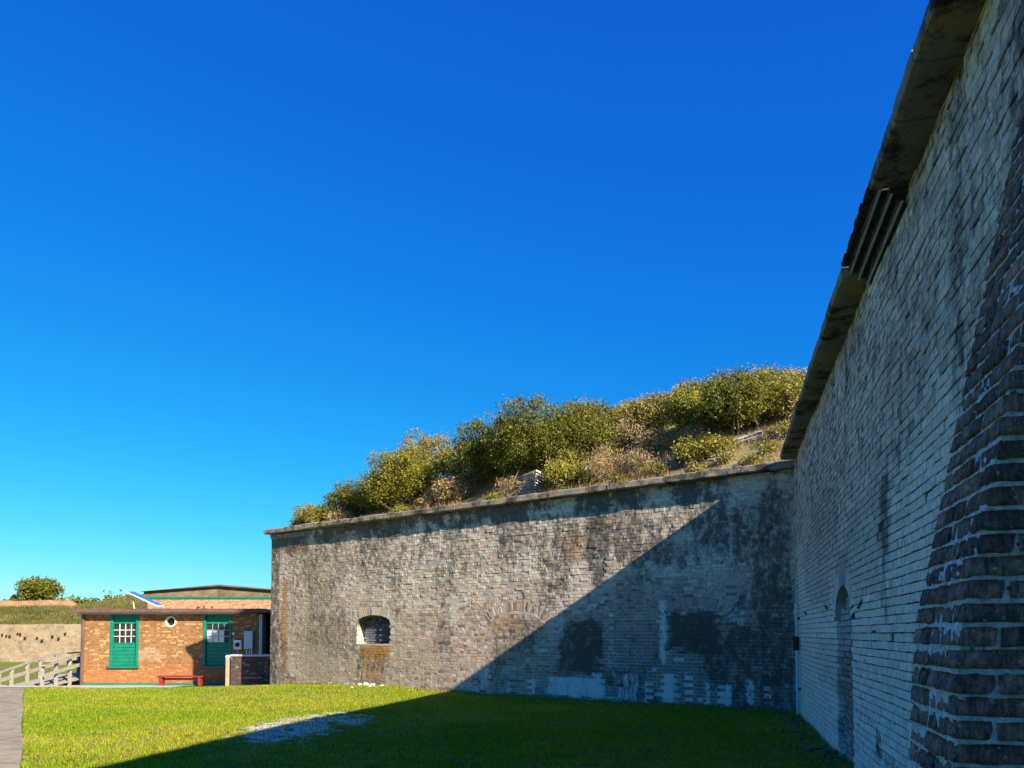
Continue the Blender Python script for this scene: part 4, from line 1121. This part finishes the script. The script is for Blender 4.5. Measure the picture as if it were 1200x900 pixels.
mb = MB(); rb(mb, rx(172), rx(330), YR + .006, YR + 8, -.5, rz(701.5) - .01); mb.build('wall', plain_mat('rear_mortar', (.45, .33, .22), (.55, .42, .3), 8, .9), rear)
mb = MB(); rb(mb, rx(171), rx(331), YR - .06, YR + .04, rz(701.8), rz(699.2), .01); mb.build('trim', M['green'], rear)
def prism(xs, zs, y0, y1):
    V = [(x - Gk[0], y0 - Gk[1], z - Gk[2]) for x, z in zip(xs, zs)] + [(x - Gk[0], y1 - Gk[1], z - Gk[2]) for x, z in zip(xs, zs)]
    n = len(xs); return V, [tuple(range(n)), tuple(range(2 * n - 1, n - 1, -1))] + [(k, (k + 1) % n, n + (k + 1) % n, n + k) for k in range(n)]
mid = rx(257)
V, Fc = prism([rx(168), rx(330), rx(330), mid, rx(168)], [rz(699.1), rz(699.1), rz(692.5), rz(687), rz(693)], YR - .03, YR + .05); mesh_py('gable', V, Fc, M['gable'], rear)
V, Fc = prism([rx(166.5), rx(168), mid, rx(331), rx(332), mid], [rz(693.5), rz(693.2), rz(687.2), rz(692.7), rz(691.5), rz(685.3)], YR - .25, YR + 8.2); mesh_py('roof', V, Fc, M['brown'], rear)
mb = MB(); rb(mb, mid - .025, mid + .025, YR - .06, YR - .031, rz(699), rz(688)); mb.build('gable_seam', M['brown'], rear)

# electric boxes on the house wall
def wall_box(name, label, cat, x0, x1, y0, y1, dep, mat, extra=None):
    o = empty(name, ((hx(x0) + hx(x1)) / 2, YB - .01, hz(y1)), label, cat); w = hx(x1) - hx(x0); h = hz(y0) - hz(y1)
    MB().box(-w / 2, w / 2, -dep, -.004, 0, h, .01).build('housing', mat, o)
    if extra: extra(o, w, h, dep)
    return o
def meter(o, w, h, d):
    V = []; n = 20
    for r, y in ((.085, -d - .001), (.085, -d - .07), (.06, -d - .09)):
        for k in range(n): V.append((r * math.cos(2 * math.pi * k / n), y, h * .5 + r * math.sin(2 * math.pi * k / n)))
    Fc = [(a * n + k, a * n + (k + 1) % n, (a + 1) * n + (k + 1) % n, (a + 1) * n + k) for a in (0, 1) for k in range(n)] + [tuple(range(2 * n, 3 * n))]
    mesh_py('meter_dial', V, Fc, M['black'], o); MB().tube([(0, -.06, .0), (0, -.06, -.14)], .03, 8).build('conduit', M['greymetal'], o)
wall_box('electric_meter', 'white electric meter box with a round dial on the house wall', 'meter box', 275.5, 284.5, 750, 761, .14, M['white'], meter)
def door_extra(o, w, h, d):
    MB().box(-w / 2 + .015, w / 2 - .015, -d - .014, -d - .001, .02, h - .02, .004).build('door', M['greymetal'], o)
    for k in (-.09, .03, .12): MB().tube([(k, -.06, 0), (k, -.06, -.20)], .03, 8).build('conduit', M['pipe'], o)
wall_box('fuse_cabinet', 'tall grey electric cabinet on the house wall above the dark low wall', 'cabinet', 287.5, 298, 739, 760.5, .16, M['greymetal'], door_extra)
MB().box(-.05, .05, -.05, -.004, 0, .1, .01).build('wall_lamp_box', M['white'], None, (hx(274), YB - .01, hz(744)))
tag(bpy.context.scene.objects['wall_lamp_box'], 'tiny white junction box on the house wall above the meter', 'junction box')

# low dark wall and its post
YL = 27.0
lx = lambda x: ray(x, 742)[0] * YL
lz = lambda y: EYE + ray(600, y)[1] * YL
lw = empty('low_wall', (lx(293), YL + .1, -.3), 'low dark brick wall with a grey cap beside the end of the fort wall', 'wall')
Lk = np.array(lw.location); LF = Frame((lx(271), YL, 0), (1, 0), (0, -1)); A = lay(0, lx(322) - lx(271), -.5, lz(769.5), .075, .011, .225, .1125); n = len(A)
c = lerp(np.array([.045, .032, .034]), np.array([.10, .06, .055]), rng.random((n, 1))); c = np.where(rng.random((n, 1)) < .15, np.array([.24, .15, .13]), c)
place_bricks(LF, brick_local(A, .004 + rng.normal(0, .003, n), .005, .05), c, M['house'], lw, 0)
mb = MB(); mb.box(lx(271) - Lk[0], lx(322) - Lk[0], YL + .004 - Lk[1], YL + .25 - Lk[1], -.5 - Lk[2], lz(769.5) - .01 - Lk[2]); mb.build('core', plain_mat('dark_mortar', (.05, .04, .04), (.1, .09, .085), 9, .95), lw)
mb = MB(); mb.box(lx(270) - Lk[0], lx(322) - Lk[0], YL - .05 - Lk[1], YL + .30 - Lk[1], lz(769.3) - Lk[2], lz(766.8) - Lk[2], .01); mb.build('cap', M['greymetal'], lw)
post = empty('post', (lx(268.8), YL - .12, -.42), 'terracotta coloured post with a round white cap beside the low dark wall', 'post')
MB().box(-.055, .055, -.055, .055, 0, lz(770.5) + .42, .012).build('shaft', M['pinkpost'], post); MB().tube([(0, 0, lz(770.5) + .421), (0, 0, lz(769) + .42), (0, 0, lz(767.6) + .42)], [.085, .085, .05], 12).build('cap', M['white'], post)

# red bench
YN = 30.0
bx0, bx1 = ray(187, 742)[0] * YN, ray(240, 742)[0] * YN; bz = lambda y: EYE + ray(600, y)[1] * YN
gzb = float(ground_z(bx0, YN)) + .02
bench = empty('bench', ((bx0 + bx1) / 2, YN, gzb), 'long low red wooden bench against the house wall', 'bench'); bw_ = bx1 - bx0; sh = bz(792) - gzb
for k in range(3): MB().box(-bw_ / 2, bw_ / 2, -.19 + .13 * k, -.07 + .13 * k, sh - .05, sh, .008).build('seat_plank', M['red'], bench)
for s in (-1, 1): MB().box(s * (bw_ / 2 - .13) - .05, s * (bw_ / 2 - .13) + .05, -.17, .17, 0, sh - .052, .01).box(s * (bw_ / 2 - .13) - .09, s * (bw_ / 2 - .13) + .09, -.19, .19, 0, .04, .008).build('leg', M['red'], bench)
MB().box(-bw_ / 2 + .19, bw_ / 2 - .19, -.02, .02, sh - .17, sh - .08, .005).build('apron_rail', M['red'], bench)

# wooden ramp with railings at the side of the house
XRr, XLr = -17.5, -19.1
sy = lambda Y: Y * 1.047
sz = lambda z: z * 1.047 - .073
def deckz(Y): return float(np.interp(Y / 1.047, [26.2, 27.2, 29.6, 30.8, 33.0], [-.53, -.50, -.30, -.18, -.18]))
ramp_o = empty('wooden_ramp', (-18.3, 30.5, -.55), 'grey weathered wooden ramp with railings beside the house', 'ramp'); Wk = np.array(ramp_o.location)
Y = sy(26.2)
while Y < sy(33.0):
    z_ = deckz(Y + .07) + random.uniform(-.004, .004)
    MB().box(XLr - .05 - Wk[0], XRr + .05 - Wk[0], Y - Wk[1], Y + .138 - Wk[1], z_ - .04 - Wk[2], z_ - Wk[2], .004).build('deck_board', M['wood'], ramp_o); Y += .146
def rail(pts, w=.045, h=.14, mat='wood', name='rail'):
    pts = [(p[0], sy(p[1]), sz(p[2])) for p in pts]
    for a, b in zip(pts[:-1], pts[1:]):
        a, b = np.array(a) - Wk, np.array(b) - Wk; d = b - a; Ln = np.linalg.norm(d)
        MB().box(0, 1, -w / 2, w / 2, -h / 2, h / 2, 0, lambda p: tuple(a + d * p[0] + np.array([1, 0, 0]) * p[1] + np.array([0, 0, 1]) * p[2])).build(name, M[mat], ramp_o)
def rpost(X, Y, top, mat='wood'):
    Y = sy(Y); top = sz(top)
    MB().box(X - .055 - Wk[0], X + .055 - Wk[0], Y - .055 - Wk[1], Y + .055 - Wk[1], min(deckz(Y), -.2) - .3 - Wk[2], top - Wk[2], .008).build('post', M[mat], ramp_o)
for x, Yp in ((51, 27.35), (67, 28.25), (83, 29.1)):
    X = ray(x, 742)[0] * sy(Yp); rpost(X, Yp, float(np.interp(Yp, [27.3, 29.2], [.43, .66])) - .06)
rail([(ray(50, 742)[0] * sy(27.2) + .08, 27.2, .40), (ray(83, 742)[0] * sy(29.1) + .08, 29.1, .63), (ray(95, 742)[0] * sy(29.9) + .08, 29.9, .74)], .14, .045); rail([(ray(50, 742)[0] * sy(27.2) + .08, 27.2, .05), (ray(95, 742)[0] * sy(29.8) + .08, 29.8, .36)], .045, .13)
for Yp, tp in ((26.3, .05), (27.4, .13), (28.1, .27), (29.0, .42), (29.8, .55), (30.8, .68), (32.4, .70)):
    rpost(XLr, Yp, tp - .02)
rail([(XLr, 26.0, .08), (XLr, 27.4, .15), (XLr, 29.0, .44), (XLr, 30.8, .72), (XLr, 32.6, .74)], .14, .05); rail([(XLr, 26.0, -.2), (XLr, 27.4, -.14), (XLr, 30.8, .33), (XLr, 32.6, .36)], .045, .14)
for zz in (.62, .28): MB().box(XLr - Wk[0], XRr - Wk[0], sy(32.5) - Wk[1], sy(32.5) + .05 - Wk[1], sz(zz) - .1 - Wk[2], sz(zz) + .1 - Wk[2], .005).build('end_board', M['darkwood'], ramp_o)

# ------------------------------------------------------------------ far side of the fort
YF = 62.0
fx = lambda x: ray(x, 742)[0] * YF
fz = lambda y: EYE + ray(600, y)[1] * YF
fw = empty('far_wall', (-38, YF, -.7), 'pale brick wall with dark put-log holes far behind the wooden ramp', 'wall')
us = np.linspace(-90, -12, 300); zs = np.linspace(-1.0, fz(731.5), 22); U, Z = np.meshgrid(us, zs, indexing='ij')
Yd = YF + (fbm(U * .8, Z * 1.2, 210) - .5) * .25
Z2 = Z + (Z > fz(731.5) - .01) * (fbm(U * .6, U * 0, 211) - .5) * .25
i, j = np.meshgrid(np.arange(299), np.arange(21), indexing='ij'); i = i.ravel(); j = j.ravel()
mesh_np('wall_face', np.stack([U, Yd, Z2], -1).reshape(-1, 3) - np.array(fw.location), np.stack([i * 22 + j, (i + 1) * 22 + j, (i + 1) * 22 + j + 1, i * 22 + j + 1], 1), M['farwall'], fw)
for (x, y) in ((3, 744), (8, 745.5), (12, 746), (21, 743), (24, 743.5), (30, 748), (44, 748), (50, 751), (62, 746), (69, 748.5), (77, 743)):
    MB().box(-.07 * random.uniform(.6, 1.2), .07, -.14, .05, -.13 * random.uniform(.6, 1.1), .12, .04).build('put_log_hole', M['black'], fw, (fx(x) + 38, 0, fz(y) + .7))
# bank above it
us = np.linspace(-95, -10, 90); ys = np.linspace(YF + .1, YF + 26, 30); U, Yg = np.meshgrid(us, ys, indexing='ij')
hl = fz(731.5) - .1 + (EYE + ray(600, 711)[1] * 72 - fz(731.5)) * sstep(YF, 72, Yg) + sstep(71, 84, Yg) * np.interp(U, [-60, -44, -38, -30], [.3, .6, 1.9, 2.1])
hl = hl + (fbm(U * .5, Yg * .5, 220) - .5) * .5
i, j = np.meshgrid(np.arange(89), np.arange(29), indexing='ij'); i = i.ravel(); j = j.ravel()
fb = mesh_np('grass_bank', np.stack([U, Yg, hl], -1).reshape(-1, 3), np.stack([i * 30 + j, (i + 1) * 30 + j, (i + 1) * 30 + j + 1, i * 30 + j + 1], 1), M['bank'], None, None, None, True)
tag(fb, 'grassy bank on top of the far pale wall', None, None, 'structure')
n = 40000; X = rng.uniform(-58, -26, n); Y = rng.uniform(YF + .3, 82, n)
z_ = fz(731.5) - .1 + (EYE + ray(600, 711)[1] * 72 - fz(731.5)) * sstep(YF, 72, Y) + sstep(71, 84, Y) * np.interp(X, [-60, -44, -38, -30], [.3, .6, 1.9, 2.1]) + (fbm(X * .5, Y * .5, 220) - .5) * .5
c = lerp(np.array([.09, .10, .02]), np.array([.26, .22, .07]), np.clip(fbm(X * .5, Y * .5, 221)[:, None] * 1.4 - .3 + rng.normal(0, .2, (n, 1)), 0, 1))
tag(blades('bank_grass', X, Y, z_, .15 + .25 * rng.random(n), .05 + .04 * rng.random(n), .9, c, M['blade']), 'rough grass on the far bank above the pale wall', 'grass', None, 'stuff')
YU = 72.5
mb = MB(); Xa, Xb_ = ray(-60, 742)[0] * YU, ray(93, 742)[0] * YU; zt = EYE + ray(600, 703.5)[1] * YU
uw = empty('upper_wall', ((Xa + Xb_) / 2, YU, zt - 1.4), 'low orange brick parapet on the grassy bank far behind, under the tree', 'wall')
xs = np.linspace(Xa, Xb_, 60); V = []; Fc = []
for k, x in enumerate(xs):
    t_ = zt + (fbm(x * .8, 0, 230) - .5) * .2 - .9 * float(sstep(ray(78, 742)[0] * YU, Xb_, x))
    for y, z_ in ((YU, zt - 2.6), (YU, t_), (YU + .6, t_), (YU + .6, zt - 2.6)): V.append(np.array([x, y + (fbm(x, z_, 231) - .5) * .1, z_]) - np.array(uw.location))
for k in range(59):
    for q in range(3): Fc.append((k * 4 + q, k * 4 + q + 1, k * 4 + q + 5, k * 4 + q + 4))
Fc += [(0, 1, 2, 3), tuple(59 * 4 + q for q in range(4))]
mesh_py('parapet', V, Fc, M['uppwall'], uw)
def tree(label, x, Yt, ytop, ybase, wpx, n, per=14, kind='dark', group=None, lobes=9):
    b = at(x, ybase, Yt); g = b[2] - 2.0; root = empty('tree', (b[0], b[1], g), label, 'tree', group); h = (ybase - ytop) / FPX * Yt + 2.0; w = wpx / FPX * Yt
    P = crown_points(n, w, w * .9, h - 1.4, 1.4, lobes, .35); V, Fc, C = leaves(P, w * .035, per, .17, .09, KIND[kind])
    mesh_np('crown', V, Fc, M['leaf'], root, None, C)
    mb = MB().tube([(0, 0, -1.5), (.05, 0, h * .3), (.1, .05, h * .6)], [.28, .2, .08], 8)
    for k in range(9):
        e = P[rng.integers(len(P))] * .9; mb.tube([(0, 0, h * rng.uniform(.2, .5)), e * .6 + np.array([0, 0, h * .12]), e], [.09, .06, .02], 5, False)
    mb.build('trunk', M['tree_bark'], root)
    return root
tree('lone round leafy tree standing above the far orange parapet', 46, 105, 677, 704, 44, 520, 16)
tree('small dark bush beside the lone tree above the far parapet', 17, 105, 697, 704, 9, 90)
# far treeline
n = 900; X = rng.uniform(-150, -20, n); P = np.stack([X, 205 + rng.normal(0, 3, n), EYE + rng.uniform(.5, 1, n) * (ray(600, 702.5)[1] * 205 + rng.normal(0, .3, n) + (fbm(X * .08, 0 * X, 240) - .5) * 1.0)], 1)
V, Fc, C = leaves(P, .6, 22, .5, .35, KIND['dark']); tl_o = mesh_np('far_woods', V, Fc, M['leaf'], None, None, C); tag(tl_o, 'thin dark line of distant trees on the horizon', 'woods', None, 'stuff')

# ------------------------------------------------------------------ fallen leaves along the foot of the walls
n = 1500
sr = rng.uniform(4.5, 15.3, n); pr2 = .04 + np.abs(rng.normal(0, .22, n)); Pf = RW.w(sr, pr2, np.zeros(n))
n2 = 900; ub_ = rng.uniform(.3, 16, n2); pb2 = .03 + np.abs(rng.normal(0, .12, n2)); Pf = np.concatenate([Pf, BW.w(ub_, pb2, np.zeros(n2))])
n3 = 220; yy3 = rng.uniform(8, 20, n3); xx3 = rng.uniform(-.6, .3, n3) * yy3; Pf = np.concatenate([Pf, np.stack([xx3, yy3, 0 * xx3], 1)])
Pf = Pf[(Pf[:, 0] < 1.42 + .273 * Pf[:, 1]) & (((Pf[:, 0] - 5.545) * BW.n[0] + (Pf[:, 1] - 15) * BW.n[1]) > .02)]
Pf[:, 2] = ground_z(Pf[:, 0], Pf[:, 1]) + .02 + .02 * rng.random(len(Pf))
V, Fc, C = leaves(Pf, .01, 1, .035, .016, ((.16, .09, .04), (.38, .26, .13)), 3.0)
tag(mesh_np('fallen_leaves', V, Fc, M['leaf'], None, None, C), 'scattered brown fallen leaves along the foot of the walls', 'leaves', None, 'stuff')

# ------------------------------------------------------------------ small things on the lawn
def stone(x, y, r, label, group):
    X, Y = ground_hit(x, y); V = []; Fc = []; n, m = 7, 4
    for a in range(m + 1):
        th = math.pi * a / m
        for k in range(n):
            w = 2 * math.pi * k / n; q = r * random.uniform(.75, 1.2)
            V.append((q * math.sin(th) * math.cos(w), q * math.sin(th) * math.sin(w), q * .6 * math.cos(th)))
    for a in range(m):
        for k in range(n): Fc.append((a * n + k, a * n + (k + 1) % n, (a + 1) * n + (k + 1) % n, (a + 1) * n + k))
    o = mesh_py('rubble_stone', V, Fc, M['rock'], None, (X, Y, float(ground_z(X, Y)) + r * .35)); tag(o, label, 'stone', group)
for (x, y, r) in ((421, 806, .09), (428, 805.5, .12), (436, 806.5, .10), (447, 807, .08), (433, 808, .06), (412, 810.5, .05)):
    stone(x, y, r, 'small pale rubble stone in the grass at the foot of the sunlit wall', 'rubble stones by the sunlit wall')
for k, (x, y, L, a) in enumerate(((958, 881, .42, .5), (975, 886, .30, .2))):
    X, Y = ground_hit(x, y); o = MB().tube([(-L / 2, 0, 0), (0, .03, .02), (L / 2, -.01, 0)], [.035, .045, .02], 6).build('fallen_branch', M['bark'], None, (X, Y, float(ground_z(X, Y)) + .05)); o.rotation_euler = (0, 0, a)
    tag(o, ['thick brown branch piece lying in the shaded grass near the whitewashed wall', 'thinner brown branch piece lying close to the foot of the whitewashed wall'][k], 'branch')
